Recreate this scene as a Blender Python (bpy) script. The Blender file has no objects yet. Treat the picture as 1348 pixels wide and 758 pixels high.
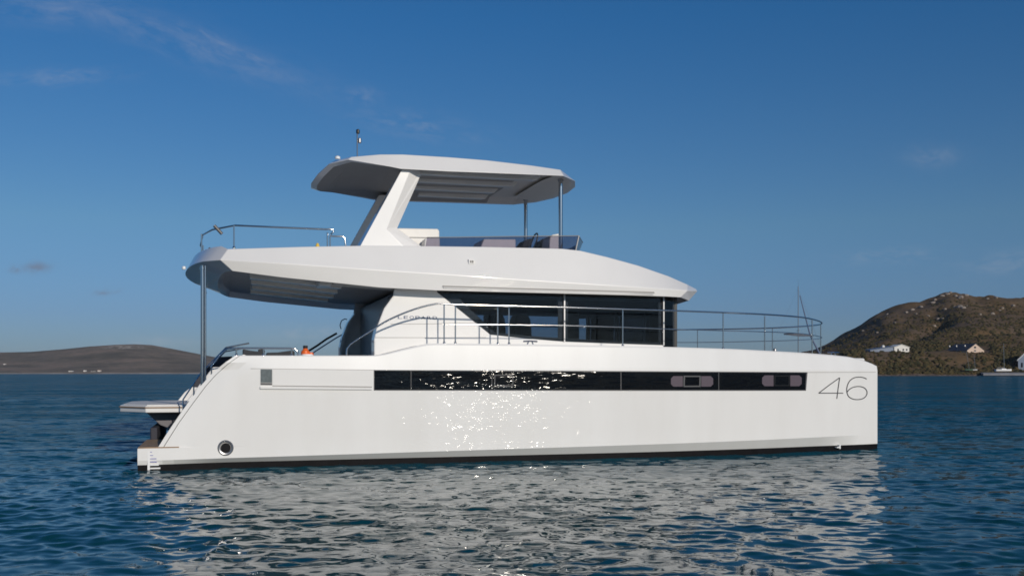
import bpy, bmesh, math, random
import numpy as np
from mathutils import Vector, Matrix
R = math.radians
SC = bpy.context.scene
COL = SC.collection
random.seed(7)

# ------------------------------------------------------------------ camera
F = 1340.0            # focal length in photo pixels (photo is 1348 wide)
CAM_H = 1.544         # eye height over the water
HOR = 491.0           # horizon row
cam = bpy.data.cameras.new('camera')
cam.sensor_width = 36.0
cam.lens = F / 1348 * 36
cam.shift_y = (HOR - 379) / 1348
cam.clip_start = 0.1
cam.clip_end = 30000
camo = bpy.data.objects.new('camera', cam)
camo.location = (0, 0, CAM_H)
camo.rotation_euler = (R(90), 0, 0)
COL.objects.link(camo)
SC.camera = camo

# ------------------------------------------------------------------ sun + sky
PHI = R(16)                                   # heading of the boat in the world
SUN_EL = R(18.5)
SUN_DIR = Vector((0.525, -0.851, 0)).normalized()   # horizontal direction towards the sun
sun = bpy.data.lights.new('sun', 'SUN')
sun.energy = 2.9
sun.angle = R(0.5)
sun.color = (1.0, 0.91, 0.785)
suno = bpy.data.objects.new('sun', sun)
sd = Vector((SUN_DIR.x * math.cos(SUN_EL), SUN_DIR.y * math.cos(SUN_EL), math.sin(SUN_EL)))
suno.rotation_euler = sd.to_track_quat('Z', 'Y').to_euler()
suno.location = (20, -30, 30)
COL.objects.link(suno)

SC.view_settings.view_transform = 'Standard'
SC.view_settings.look = 'None'
SC.view_settings.gamma = 1.0
SC.view_settings.exposure = 0.0
SC.view_settings.use_curve_mapping = False
SC.cycles.sample_clamp_indirect = 30.0     # keep the sun's glitter in the glass and on the water
SC.cycles.use_denoising = True
SC.cycles.adaptive_threshold = 0.006
SC.cycles.filter_width = 1.7

world = bpy.data.worlds.new('World')
SC.world = world
world.use_nodes = True
WT = world.node_tree
for n in list(WT.nodes):
    WT.nodes.remove(n)


class NT:
    """small helper for building node graphs"""
    def __init__(s, tree):
        s.t = tree
    def n(s, kind, **kw):
        nd = s.t.nodes.new(kind)
        for k, v in kw.items():
            setattr(nd, k, v)
        return nd
    def link(s, a, b):
        s.t.links.new(a, b)
    def put(s, sock, v):
        if isinstance(v, bpy.types.NodeSocket):
            s.link(v, sock)
        else:
            sock.default_value = v
    def math(s, op, a, b=0.0, c=None, clamp=False):
        nd = s.n('ShaderNodeMath', operation=op, use_clamp=clamp)
        s.put(nd.inputs[0], a)
        s.put(nd.inputs[1], b)
        if c is not None:
            s.put(nd.inputs[2], c)
        return nd.outputs[0]
    def vmath(s, op, a, b=None, scale=None):
        nd = s.n('ShaderNodeVectorMath', operation=op)
        s.put(nd.inputs[0], a)
        if b is not None:
            s.put(nd.inputs[1], b)
        if scale is not None:
            s.put(nd.inputs['Scale'], scale)
        return nd.outputs[0]
    def noise(s, vec, scale, detail=4, rough=0.5, out='Fac', dist=0.0):
        nd = s.n('ShaderNodeTexNoise')
        if vec is not None:
            s.link(vec, nd.inputs['Vector'])
        nd.inputs['Scale'].default_value = scale
        nd.inputs['Detail'].default_value = detail
        nd.inputs['Roughness'].default_value = rough
        nd.inputs['Distortion'].default_value = dist
        return nd.outputs[out]
    def ramp(s, fac, stops):
        nd = s.n('ShaderNodeValToRGB')
        s.put(nd.inputs[0], fac)
        el = nd.color_ramp.elements
        while len(el) < len(stops):
            el.new(0.5)
        for e, (p, c) in zip(el, stops):
            e.position = p
            e.color = (c[0], c[1], c[2], 1) if not isinstance(c, (int, float)) else (c, c, c, 1)
        return nd.outputs[0]
    def mix(s, fac, a, b, mode='MIX'):
        nd = s.n('ShaderNodeMix', data_type='RGBA', blend_type=mode)
        s.put(nd.inputs[0], fac)
        for i, v in ((6, a), (7, b)):
            if isinstance(v, bpy.types.NodeSocket):
                s.link(v, nd.inputs[i])
            else:
                nd.inputs[i].default_value = (v[0], v[1], v[2], 1)
        return nd.outputs[2]


w = NT(WT)
sky = w.n('ShaderNodeTexSky', sky_type='NISHITA')
sky.sun_disc = False
sky.sun_elevation = SUN_EL
sky.sun_rotation = math.atan2(SUN_DIR.x, SUN_DIR.y)
sky.altitude = 0
sky.air_density = 1.0
sky.dust_density = 0.3
sky.ozone_density = 2.0
hs = w.n('ShaderNodeHueSaturation')
hs.inputs['Saturation'].default_value = 1.0
hs.inputs['Value'].default_value = 1.0
w.link(sky.outputs[0], hs.inputs['Color'])
gen = w.n('ShaderNodeTexCoord').outputs['Generated']
sep = w.n('ShaderNodeSeparateXYZ')
w.link(gen, sep.inputs[0])
ysafe = w.math('MAXIMUM', sep.outputs[1], 0.05)
tint = w.ramp(sep.outputs[2], [(0.0, (.38, .58, 1.08)), (.055, (.395, .60, 1.09)), (.14, (.48, .76, 1.06)), (.33, (.25, .74, 1.20)), (.7, (.22, .64, 1.08))])
skycol = w.mix(1.0, hs.outputs[0], tint, 'MULTIPLY')
P = w.math('DIVIDE', sep.outputs[0], ysafe)
Q = w.math('DIVIDE', sep.outputs[2], ysafe)


def cloud(px, py, rx, ry, deg, nscale, stretch, lo, hi, seed):
    """0..1 mask of one wisp, centred on a direction of the sky"""
    cp, cq = (px - 674) / F, (HOR - py) / F
    c, s = math.cos(R(deg)), math.sin(R(deg))
    dp = w.math('SUBTRACT', P, cp)
    dq = w.math('SUBTRACT', Q, cq)
    a = w.math('ADD', w.math('MULTIPLY', dp, c), w.math('MULTIPLY', dq, s))
    b = w.math('SUBTRACT', w.math('MULTIPLY', dq, c), w.math('MULTIPLY', dp, s))
    a2 = w.math('POWER', w.math('ABSOLUTE', w.math('DIVIDE', a, rx / F)), 2.0)
    b2 = w.math('POWER', w.math('ABSOLUTE', w.math('DIVIDE', b, ry / F)), 2.0)
    g = w.math('EXPONENT', w.math('MULTIPLY', w.math('ADD', a2, b2), -1.0))
    cb = w.n('ShaderNodeCombineXYZ')
    w.link(a, cb.inputs[0])
    w.link(w.math('MULTIPLY', b, stretch), cb.inputs[1])
    cb.inputs[2].default_value = seed
    nz = w.noise(cb.outputs[0], nscale, 6, 0.62, dist=0.4)
    mr = w.n('ShaderNodeMapRange')
    w.link(nz, mr.inputs[0])
    mr.inputs[1].default_value = lo
    mr.inputs[2].default_value = hi
    return w.math('MULTIPLY', g, mr.outputs[0], clamp=True)


wisp = None
for args in ((215, 45, 210, 22, -19, 26, 2.6, .34, .72, 1.3), (300, 66, 110, 14, -24, 40, 3.0, .36, .70, 4.1),
             (90, 14, 120, 20, -4, 26, 3, .36, .75, 6.0), (75, 102, 70, 10, 2, 44, 3.0, .36, .72, 8.2),
             (478, 126, 22, 12, -10, 60, 1.5, .34, .72, 2.7), (1226, 206, 34, 13, 0, 46, 2.0, .30, .75, 3.3),
             (1170, 337, 60, 9, 3, 50, 3, .40, .80, 5.5), (545, 165, 80, 16, -10, 40, 3, .42, .80, 7.5),
             (200, 452, 60, 9, 0, 50, 2, .36, .75, 9.1), (410, 440, 60, 12, 0, 46, 2, .40, .75, 9.9),
             (1330, 345, 60, 14, 8, 40, 3, .36, .8, 11.0)):
    m = cloud(*args)
    wisp = m if wisp is None else w.math('MAXIMUM', wisp, m)
dark = None
for args in ((48, 352, 17, 6.5, 4, 70, 1.4, .30, .52, 12.2), (22, 354, 9, 5, 0, 80, 1.4, .34, .6, 12.9),
             (140, 384, 16, 4, 8, 90, 2.0, .40, .70, 13.4)):
    m = cloud(*args)
    dark = m if dark is None else w.math('MAXIMUM', dark, m)
c1 = w.mix(w.math('MULTIPLY', wisp, 0.22), skycol, (7.5, 7.6, 8.2))
c2 = w.mix(w.math('MULTIPLY', dark, 0.62), c1, (2.7, 2.75, 3.5))
bg = w.n('ShaderNodeBackground')
w.link(c2, bg.inputs[0])
bg.inputs[1].default_value = 0.06
wo = w.n('ShaderNodeOutputWorld')
w.link(bg.outputs[0], wo.inputs[0])

# ------------------------------------------------------------------ pixel -> boat coordinates
A_ = np.array([math.cos(PHI), math.sin(PHI)])
T_ = np.array([-math.sin(PHI), math.cos(PHI)])
ORG = np.array([-493 / F * 16.0, 16.0])       # near stern corner on the water


def on(px, py, v):
    """photo pixel on the boat's fore-and-aft plane at athwartships distance v -> (u, z)"""
    r = np.array([(px - 674) / F, 1.0])
    M = np.array([[A_[0], -r[0]], [A_[1], -r[1]]])
    u, D = np.linalg.solve(M, -(ORG + v * T_))
    return float(u), float(CAM_H + (HOR - py) * D / F)


def far(px, py, D):
    """photo pixel at depth D in the world"""
    return Vector(((px - 674) / F * D, D, CAM_H + (HOR - py) / F * D))


# ------------------------------------------------------------------ materials
def new_mat(name):
    m = bpy.data.materials.new(name)
    m.use_nodes = True
    t = m.node_tree
    b = t.nodes['Principled BSDF']
    return m, NT(t), b


def plain(name, col, rough=0.5, metal=0.0, vary=0.0, scale=3.0, coat=0.0, rvary=0.0, spec=0.5, bump=0.0):
    m, t, b = new_mat(name)
    b.inputs['Roughness'].default_value = rough
    b.inputs['Metallic'].default_value = metal
    b.inputs['Coat Weight'].default_value = coat
    b.inputs['Coat Roughness'].default_value = 0.05
    b.inputs['Specular IOR Level'].default_value = spec
    b.inputs['Base Color'].default_value = (*col, 1)
    obj = t.n('ShaderNodeTexCoord').outputs['Object']
    if vary:
        f = t.noise(obj, scale, 6, 0.6)
        lo = tuple(max(0, c * (1 - vary)) for c in col)
        hi = tuple(min(1, c * (1 + vary)) for c in col)
        t.link(t.ramp(f, [(0.3, lo), (0.7, hi)]), b.inputs['Base Color'])
    if rvary:
        f = t.noise(obj, scale * 2.3, 5, 0.6)
        mr = t.n('ShaderNodeMapRange')
        t.link(f, mr.inputs[0])
        mr.inputs[1].default_value = 0.3
        mr.inputs[2].default_value = 0.7
        mr.inputs[3].default_value = max(0.01, rough - rvary)
        mr.inputs[4].default_value = rough + rvary
        t.link(mr.outputs[0], b.inputs['Roughness'])
    if bump:
        bp = t.n('ShaderNodeBump')
        bp.inputs['Strength'].default_value = bump
        bp.inputs['Distance'].default_value = 0.02
        t.link(t.noise(obj, scale, 4, 0.5), bp.inputs['Height'])
        t.link(bp.outputs[0], b.inputs['Normal'])
    return m


M = {}
M['gelcoat'] = plain('white_gelcoat', (0.80, 0.79, 0.775), 0.34, vary=0.02, scale=1.3, rvary=0.05, coat=0.7, spec=0.35)
M['gelcoat'].node_tree.nodes['Principled BSDF'].inputs['Coat Roughness'].default_value = 0.025
# topsides: the same gelcoat with faint painted streaks of water-reflected light
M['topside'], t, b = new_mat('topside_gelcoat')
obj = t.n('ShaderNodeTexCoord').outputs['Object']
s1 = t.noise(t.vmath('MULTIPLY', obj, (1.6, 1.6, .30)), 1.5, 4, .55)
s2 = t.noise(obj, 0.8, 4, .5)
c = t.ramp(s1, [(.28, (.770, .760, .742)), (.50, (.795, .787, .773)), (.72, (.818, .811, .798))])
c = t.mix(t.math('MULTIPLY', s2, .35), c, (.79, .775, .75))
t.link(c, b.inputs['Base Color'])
b.inputs['Roughness'].default_value = .34; b.inputs['Specular IOR Level'].default_value = .35
b.inputs['Coat Weight'].default_value = 1.0; b.inputs['Coat Roughness'].default_value = .02
bp = t.n('ShaderNodeBump'); bp.inputs['Strength'].default_value = .05; bp.inputs['Distance'].default_value = .02
t.link(t.noise(obj, .9, 3, .5), bp.inputs['Height']); t.link(bp.outputs[0], b.inputs['Coat Normal'])
M['deck'] = plain('deck_nonskid', (0.70, 0.69, 0.67), 0.6, vary=0.04, scale=8)
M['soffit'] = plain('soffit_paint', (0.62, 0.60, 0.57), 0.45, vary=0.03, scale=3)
M['antifoul'] = plain('black_antifouling', (0.008, 0.0075, 0.009), 0.5, vary=0.3, scale=6, spec=0.12)
M['black_glass'] = plain('black_hull_glass', (0.006, 0.006, 0.007), 0.006, spec=0.5)
M['frame_black'] = plain('black_frame', (0.010, 0.010, 0.011), 0.35)
M['frame_grey'] = plain('grey_frame', (0.10, 0.10, 0.105), 0.35)
M['film'] = plain('mauve_film', (0.12, 0.095, 0.115), 0.25)
M['steel'] = plain('polished_steel', (0.50, 0.50, 0.51), 0.14, metal=1.0)
M['alu'] = plain('dull_aluminium', (0.33, 0.33, 0.34), 0.35, metal=0.8)
M['groove'] = plain('groove_grey', (0.10, 0.10, 0.105), 0.6)  # dark grey for the seams and the vent sill
M['line_grey'] = plain('grey_line', (0.32, 0.31, 0.30), 0.5)
M['teak'] = plain('teak_deck', (0.30, 0.20, 0.12), 0.7, vary=0.25, scale=14)
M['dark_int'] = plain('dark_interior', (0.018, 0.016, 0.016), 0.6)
M['int_grey'] = plain('interior_grey', (0.16, 0.16, 0.16), 0.5)
M['vent'] = plain('vent_grey', (0.10, 0.125, 0.135), 0.4, vary=0.25, scale=20)
M['mark_blue'] = plain('blue_grey_lettering', (0.10, 0.13, 0.22), 0.5)
M['mark_dark'] = plain('dark_lettering', (0.05, 0.05, 0.055), 0.4)
M['ruler'] = plain('draft_mark_violet', (0.30, 0.30, 0.52), 0.5)
M['white_paint'] = plain('white_paint', (0.8, 0.8, 0.8), 0.5)
M['cushion'] = plain('charcoal_cushion', (0.035, 0.040, 0.048), 0.8, vary=0.2, scale=20)
M['cushion_white'] = plain('white_vinyl', (0.72, 0.70, 0.67), 0.45, vary=0.03, scale=9)
M['orange'] = plain('orange_plastic', (0.75, 0.13, 0.02), 0.4)
M['yellow'] = plain('yellow_plastic', (0.75, 0.50, 0.06), 0.4)
M['black_plastic'] = plain('black_plastic', (0.015, 0.015, 0.016), 0.4)
M['lamp_white'] = plain('white_lens', (0.75, 0.78, 0.8), 0.15)


def tinted_glass(name, tint, refl_rough=0.0, ior=1.5):
    m = bpy.data.materials.new(name)
    m.use_nodes = True
    t = NT(m.node_tree)
    for n in list(m.node_tree.nodes):
        m.node_tree.nodes.remove(n)
    tr = t.n('ShaderNodeBsdfTransparent')
    tr.inputs[0].default_value = (*tint, 1)
    gl = t.n('ShaderNodeBsdfGlossy')
    gl.inputs[0].default_value = (1, 1, 1, 1)
    gl.inputs['Roughness'].default_value = refl_rough
    fr = t.n('ShaderNodeFresnel')
    fr.inputs[0].default_value = ior
    mx = t.n('ShaderNodeMixShader')
    t.link(fr.outputs[0], mx.inputs[0])
    t.link(tr.outputs[0], mx.inputs[1])
    t.link(gl.outputs[0], mx.inputs[2])
    o = t.n('ShaderNodeOutputMaterial')
    t.link(mx.outputs[0], o.inputs[0])
    return m


M['cabin_glass'] = tinted_glass('tinted_cabin_glass', (0.66, 0.70, 0.745), 0.0, 1.28)
M['screen_glass'] = tinted_glass('tinted_screen', (0.58, 0.565, 0.63), 0.01, 1.35)

# ------------------------------------------------------------------ mesh helpers
def link(name, bm, mats, parent=None, smooth=None, bevel=0.0, recalc=True):
    me = bpy.data.meshes.new(name)
    if recalc:
        bmesh.ops.recalc_face_normals(bm, faces=bm.faces[:])
    bm.to_mesh(me)
    bm.free()
    if not isinstance(mats, (list, tuple)):
        mats = [mats]
    for m in mats:
        me.materials.append(m)
    if smooth is not None:
        me.polygons.foreach_set('use_smooth', [True] * len(me.polygons))
        me.set_sharp_from_angle(angle=R(smooth))
    o = bpy.data.objects.new(name, me)
    COL.objects.link(o)
    if parent:
        o.parent = parent
    if bevel:
        bv = o.modifiers.new('edge_softening', 'BEVEL')
        bv.width = bevel
        bv.segments = 2
        bv.limit_method = 'ANGLE'
        bv.angle_limit = R(25)
        bv.harden_normals = False
    return o


def tag(o, label=None, cat=None, group=None, kind=None):
    if label: o['label'] = label
    if cat: o['category'] = cat
    if group: o['group'] = group
    if kind: o['kind'] = kind
    return o


def thing(name, label, cat, loc=(0, 0, 0), rz=0.0, group=None):
    o = bpy.data.objects.new(name, None)
    o.empty_display_size = 0.3
    o.location = loc
    o.rotation_euler = (0, 0, rz)
    COL.objects.link(o)
    return tag(o, label, cat, group)


def box(bm, x0, x1, y0, y1, z0, z1, mi=0):
    vs = [bm.verts.new((x, y, z)) for z in (z0, z1) for y in (y0, y1) for x in (x0, x1)]
    for f in ((0, 2, 3, 1), (4, 5, 7, 6), (0, 1, 5, 4), (2, 6, 7, 3), (0, 4, 6, 2), (1, 3, 7, 5)):
        fc = bm.faces.new([vs[i] for i in f])
        fc.material_index = mi


def hexa(bm, pts, mi=0):
    """8 points: bottom 4 (ccw) then top 4"""
    vs = [bm.verts.new(p) for p in pts]
    for f in ((3, 2, 1, 0), (4, 5, 6, 7), (0, 1, 5, 4), (1, 2, 6, 5), (2, 3, 7, 6), (3, 0, 4, 7)):
        bm.faces.new([vs[i] for i in f]).material_index = mi


def plate(bm, poly, v0, v1, mi=0):
    """prism of a (u,z) outline between two athwartships planes"""
    a = [bm.verts.new((u, v0, z)) for u, z in poly]
    b = [bm.verts.new((u, v1, z)) for u, z in poly]
    n = len(poly)
    bm.faces.new(a).material_index = mi
    bm.faces.new(b[::-1]).material_index = mi
    for i in range(n):
        bm.faces.new((a[i], b[i], b[(i + 1) % n], a[(i + 1) % n])).material_index = mi


def slab(bm, plan, z0, z1, mi=0):
    """prism of a (u,v) outline between two heights"""
    a = [bm.verts.new((x, y, z0)) for x, y in plan]
    b = [bm.verts.new((x, y, z1)) for x, y in plan]
    n = len(plan)
    bm.faces.new(a[::-1]).material_index = mi
    bm.faces.new(b).material_index = mi
    for i in range(n):
        bm.faces.new((a[i], a[(i + 1) % n], b[(i + 1) % n], b[i])).material_index = mi


def smooth_path(pts, n=5, closed=False):
    """Catmull-Rom through the points"""
    pts = [Vector(p) for p in pts]
    out = []
    N = len(pts)
    for i in range(N - 1):
        p0 = pts[max(i - 1, 0)]; p1 = pts[i]; p2 = pts[i + 1]; p3 = pts[min(i + 2, N - 1)]
        for k in range(n):
            t = k / n
            out.append(0.5 * ((2 * p1) + (p2 - p0) * t + (2 * p0 - 5 * p1 + 4 * p2 - p3) * t * t + (3 * p1 - p0 - 3 * p2 + p3) * t ** 3))
    out.append(pts[-1])
    return out


def tube(bm, pts, r, seg=8, r2=None, mi=0):
    pts = [Vector(p) for p in pts]
    pts = [p for i, p in enumerate(pts) if i == 0 or (p - pts[i - 1]).length > 1e-5]
    n = len(pts)
    tang = []
    for i in range(n):
        a = pts[max(i - 1, 0)]; b = pts[min(i + 1, n - 1)]
        tang.append((b - a).normalized())
    ref = Vector((0, 0, 1)) if abs(tang[0].z) < 0.9 else Vector((1, 0, 0))
    nrm = (ref - tang[0] * ref.dot(tang[0])).normalized()
    rings = []
    for i in range(n):
        nrm = (nrm - tang[i] * nrm.dot(tang[i]))
        nrm = nrm.normalized() if nrm.length > 1e-6 else tang[i].orthogonal().normalized()
        bn = tang[i].cross(nrm)
        rr = r if r2 is None else r + (r2 - r) * i / max(n - 1, 1)
        rings.append([bm.verts.new(pts[i] + (nrm * math.cos(2 * math.pi * k / seg) + bn * math.sin(2 * math.pi * k / seg)) * rr) for k in range(seg)])
    for i in range(n - 1):
        for k in range(seg):
            f = bm.faces.new((rings[i][k], rings[i][(k + 1) % seg], rings[i + 1][(k + 1) % seg], rings[i + 1][k]))
            f.material_index = mi
    bm.faces.new(rings[0][::-1]).material_index = mi
    bm.faces.new(rings[-1]).material_index = mi


def lathe(bm, prof, loc=(0, 0, 0), axis='Z', seg=20, mi=0):
    rings = []
    for r, h in prof:
        ring = []
        for k in range(seg):
            a = 2 * math.pi * k / seg
            p = (r * math.cos(a), r * math.sin(a), h)
            if axis == 'Y':
                p = (p[0], p[2], p[1])
            elif axis == 'X':
                p = (p[2], p[0], p[1])
            ring.append(bm.verts.new((p[0] + loc[0], p[1] + loc[1], p[2] + loc[2])))
        rings.append(ring)
    for i in range(len(rings) - 1):
        for k in range(seg):
            bm.faces.new((rings[i][k], rings[i][(k + 1) % seg], rings[i + 1][(k + 1) % seg], rings[i + 1][k])).material_index = mi
    bm.faces.new(rings[0][::-1]).material_index = mi
    bm.faces.new(rings[-1]).material_index = mi


def interp(x, xs, ys):
    return float(np.interp(x, xs, ys))


BEAM = 7.34
MID = BEAM / 2


def mirror_v(o, name, parent, label=None):
    """the same part on the other side of the boat"""
    me = o.data.copy()
    me.transform(Matrix.Translation((0, BEAM, 0)) @ Matrix.Scale(-1, 4, (0, 1, 0)))
    me.flip_normals()
    n = bpy.data.objects.new(name, me)
    COL.objects.link(n)
    n.parent = parent
    for md in o.modifiers:
        if md.type == 'BEVEL':
            b = n.modifiers.new(md.name, 'BEVEL')
            b.width = md.width; b.segments = md.segments; b.limit_method = md.limit_method; b.angle_limit = md.angle_limit
    return n


# ================================================================== SEA
def build_sea():
    rad = [0.6]
    while rad[-1] < 4500:
        r = rad[-1]
        if r < 9:
            d = 0.045 if r > 6 else 0.2
        elif r < 15:
            d = 0.042
        elif r < 320:
            d = max(0.042, r * 0.0031) if r < 70 else r * 0.0065
        else:
            d = r * 0.035
        rad.append(r + d)
    rad = np.array(rad)
    ang = list(np.arange(-0.58, 0.5801, 0.0016))
    a, st = 0.58, 0.0016
    right = []
    while a < math.pi - 0.02:
        st = min(st * 1.08, 0.016)
        a += st
        right.append(min(a, math.pi - 0.004))
    left = [-x for x in right[::-1]]
    # the water the hull's windows mirror lies to the right behind the camera: keep it fine
    right = [x for x in right if not 1.5 < x < 2.85] + list(np.arange(1.5, 2.85, 0.0045))
    ang = left + ang + sorted(right)
    ang = np.array(ang)
    dang = np.gradient(ang)
    drad = np.gradient(rad)
    RR, AA = np.meshgrid(rad, ang, indexing='ij')
    cell = np.maximum(RR * dang[None, :], drad[:, None]).astype(np.float32)
    X = (RR * np.sin(AA)).astype(np.float32)
    Y = (RR * np.cos(AA)).astype(np.float32)
    shp = X.shape
    X = X.ravel(); Y = Y.ravel(); cell = cell.ravel()
    Z = np.zeros_like(X); DX = np.zeros_like(X); DY = np.zeros_like(X)
    lost = np.zeros_like(X)
    rng = np.random.default_rng(11)
    NW = 170
    lam = np.exp(rng.uniform(np.log(0.11), np.log(2.2), NW))
    wind = R(-108)
    th = wind + rng.normal(0, 0.95, NW)
    ph = rng.uniform(0, 2 * math.pi, NW)
    band = np.exp(-0.5 * ((np.log(lam) - np.log(0.20)) / 1.0) ** 2)
    slope = band / math.sqrt((band ** 2).sum() / 2) * 0.135       # total rms slope
    patch = 1 + 0.25 * np.sin(X * 0.11 + Y * 0.05 + 1.0) * np.sin(Y * 0.09 - X * 0.04) + 0.15 * np.sin(X * .31 - Y * .23)
    # the hull shelters the water along its near side
    uu = (X - ORG[0]) * A_[0] + (Y - ORG[1]) * A_[1]; vv = (X - ORG[0]) * T_[0] + (Y - ORG[1]) * T_[1]
    along = 1 / (1 + np.exp(-(uu - 1.0) * 1.5)) / (1 + np.exp((uu - 13.5) * 1.5))
    patch = patch * (1 - 0.42 * along * np.exp(-np.abs(np.minimum(vv, 0)) / 4.5))
    patch = patch.astype(np.float32)
    behind = np.clip((5.5 - Y) / 3.0, 0, 1)          # water behind the camera smoothed so its mirrored sun glints stay whole
    for i in range(NW):
        k = 2 * math.pi / lam[i]
        kx, ky = k * math.cos(th[i]), k * math.sin(th[i])
        fade = np.clip((lam[i] / cell - 2.4) / 2.6, 0, 1).astype(np.float32)
        fade = fade * (1 - behind * np.clip((0.75 - lam[i]) / 0.35, 0, 1)).astype(np.float32)
        use = fade > 0
        lost += ((1 - fade) ** 2) * slope[i] ** 2 / 2
        if not use.any():
            continue
        am = (slope[i] / k) * fade[use] * patch[use]
        arg = kx * X[use] + ky * Y[use] + ph[i]
        s = np.sin(arg); c = np.cos(arg)
        Z[use] += am * s
        q = 1.0
        DX[use] += q * am * c * math.cos(th[i])
        DY[use] += q * am * c * math.sin(th[i])
    lost = np.sqrt(lost) * (1 - behind)
    co = np.stack([X + DX, Y + DY, Z], 1).astype(np.float32)
    nr, na = shp
    i = np.arange(nr - 1)[:, None]; j = np.arange(na - 1)[None, :]
    v0 = (i * na + j).ravel()
    faces = np.stack([v0, v0 + na, v0 + na + 1, v0 + 1], 1)
    # close the seam behind the camera and the small hole under it
    ii = np.arange(nr - 1)
    seam = np.stack([ii * na + na - 1, (ii + 1) * na + na - 1, (ii + 1) * na, ii * na], 1)
    faces = np.concatenate([faces, seam]).astype(np.int32)
    me = bpy.data.meshes.new('sea')
    me.vertices.add(len(co))
    me.vertices.foreach_set('co', co.ravel())
    me.loops.add(faces.size)
    me.loops.foreach_set('vertex_index', faces[:, ::-1].ravel() if False else faces.ravel())
    me.polygons.add(len(faces))
    me.polygons.foreach_set('loop_start', np.arange(0, faces.size, 4, dtype=np.int32))
    me.polygons.foreach_set('use_smooth', np.ones(len(faces), dtype=bool))
    me.update(calc_edges=True)
    at = me.attributes.new('ripple', 'FLOAT', 'POINT')
    at.data.foreach_set('value', (1 - behind).astype(np.float32))
    at = me.attributes.new('chop', 'FLOAT', 'POINT')
    at.data.foreach_set('value', lost.astype(np.float32))
    o = bpy.data.objects.new('sea', me)
    COL.objects.link(o)
    tag(o, kind='structure')
    m, t, b = new_mat('sea_water')
    geo = t.n('ShaderNodeNewGeometry')
    obj = t.n('ShaderNodeTexCoord').outputs['Object']
    b.inputs['Base Color'].default_value = (0.002, 0.046, 0.050, 1)
    chop = t.n('ShaderNodeAttribute', attribute_name='chop').outputs['Fac']
    t.link(t.math('ADD', t.math('MULTIPLY', chop, 0.4), 0.030), b.inputs['Roughness'])
    b.inputs['IOR'].default_value = 1.333
    # small ripples ahead of the camera, plus the chop the mesh is too coarse to carry far out
    sc_ = t.vmath('MULTIPLY', obj, (1.0, 1.9, 1.0))
    n1 = t.noise(sc_, 6.5, 2, 0.5, out='Color')
    n2 = t.noise(sc_, 1.1, 3, 0.6, out='Color')
    n3 = t.noise(t.vmath('MULTIPLY', obj, (0.10, 0.22, 1.0)), 0.5, 3, 0.6, out='Color')
    h = (0.5, 0.5, 0.5)
    rip = t.n('ShaderNodeAttribute', attribute_name='ripple').outputs['Fac']
    a1 = t.vmath('SCALE', t.vmath('SUBTRACT', n1, h), scale=t.math('MULTIPLY', rip, 0.15))
    a2 = t.vmath('SCALE', t.vmath('SUBTRACT', n2, h), scale=t.math('MULTIPLY', chop, 11.0))
    a3 = t.vmath('SCALE', t.vmath('SUBTRACT', n3, h), scale=t.math('MULTIPLY', chop, 3.0))
    s = t.vmath('MULTIPLY', t.vmath('ADD', t.vmath('ADD', a1, a2), a3), (1, 1, 0))
    nn = t.vmath('NORMALIZE', t.vmath('ADD', geo.outputs['Normal'], s))
    t.link(nn, b.inputs['Normal'])
    # where waves are finer than the mesh their backs hide part of the mirrored sky: more of the water's own colour
    df = t.n('ShaderNodeBsdfDiffuse'); df.inputs[0].default_value = (0.001, 0.092, 0.155, 1)
    mxs = t.n('ShaderNodeMixShader')
    streak = t.ramp(t.noise(t.vmath('MULTIPLY', obj, (0.16, 0.40, 1.0)), 0.55, 5, 0.65), [(0.36, 0.62), (0.62, 1.0)])
    t.link(t.math('MULTIPLY', t.math('MINIMUM', t.math('MULTIPLY', t.math('MAXIMUM', t.math('SUBTRACT', chop, 0.04), 0.0), 9.0), 0.80), streak), mxs.inputs[0])
    t.link(b.outputs[0], mxs.inputs[1]); t.link(df.outputs[0], mxs.inputs[2])
    t.link(mxs.outputs[0], t.t.nodes['Material Output'].inputs[0])
    me.materials.append(m)
    return o


sea = build_sea()

# ================================================================== MOTOR CATAMARAN
boat = thing('motor_catamaran', 'large white two-deck motor catamaran with hardtop and black window bands lying at anchor', 'boat',
             (ORG[0], ORG[1], 0), PHI)

LBOW = 14.12


def v_out(u):
    t = max(0.0, (u - 7.6) / (LBOW - 7.6))
    return 0.88 * t ** 2.4


FLARE = 0.055


def v_side(u, z):
    return v_out(u) + FLARE * min(1.0, max(0.0, (u - 0.2) / 1.2)) * min(1.0, max(0.0, (LBOW - u) / 2.2)) * max(0.0, 1.6 - max(z, 0.3))


def v_in(u):
    t = max(0.0, (u - 6.5) / (LBOW - 6.5))
    return 2.0 - 1.12 * t ** 2.3


def on_hull(px, py):
    v = 0.0
    for _ in range(12):
        u, z = on(px, py, v)
        v = v_side(min(u, LBOW), z)
    return u, z


# transom rake (aft edge of the hull side) from the stern step up to the deck edge
TR = [on(x, y, 0.05) for x, y in ((207.5, 589.5), (228, 557), (246, 532), (264.3, 507.6), (277, 493.5), (290, 481.5), (300, 474), (308.5, 468.3))]
TR_Z = [p[1] for p in TR]
TR_U = [p[0] for p in TR]
Z_STEP = TR_Z[0]


def u_transom(z):
    return interp(z, TR_Z, TR_U)


# deck edge line
SHEER = [on(308, 468.4, 0.1), on(490, 468, 0.12), on(500, 467.2, .12), on(555, 453.2, .2), on(566, 452, .2), on(700, 453.4, .2), on(850, 456, .2)]
SH_U = [p[0] for p in SHEER] + [10.5, 12.0, 12.9, 13.35, 13.7, 13.95, LBOW]
SH_Z = [p[1] for p in SHEER] + [1.995, 1.945, 1.905, 1.87, 1.81, 1.75, 1.69]
SH_U[0] = 0.0


def z_sheer(u):
    return interp(u, SH_U, SH_Z)


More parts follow.
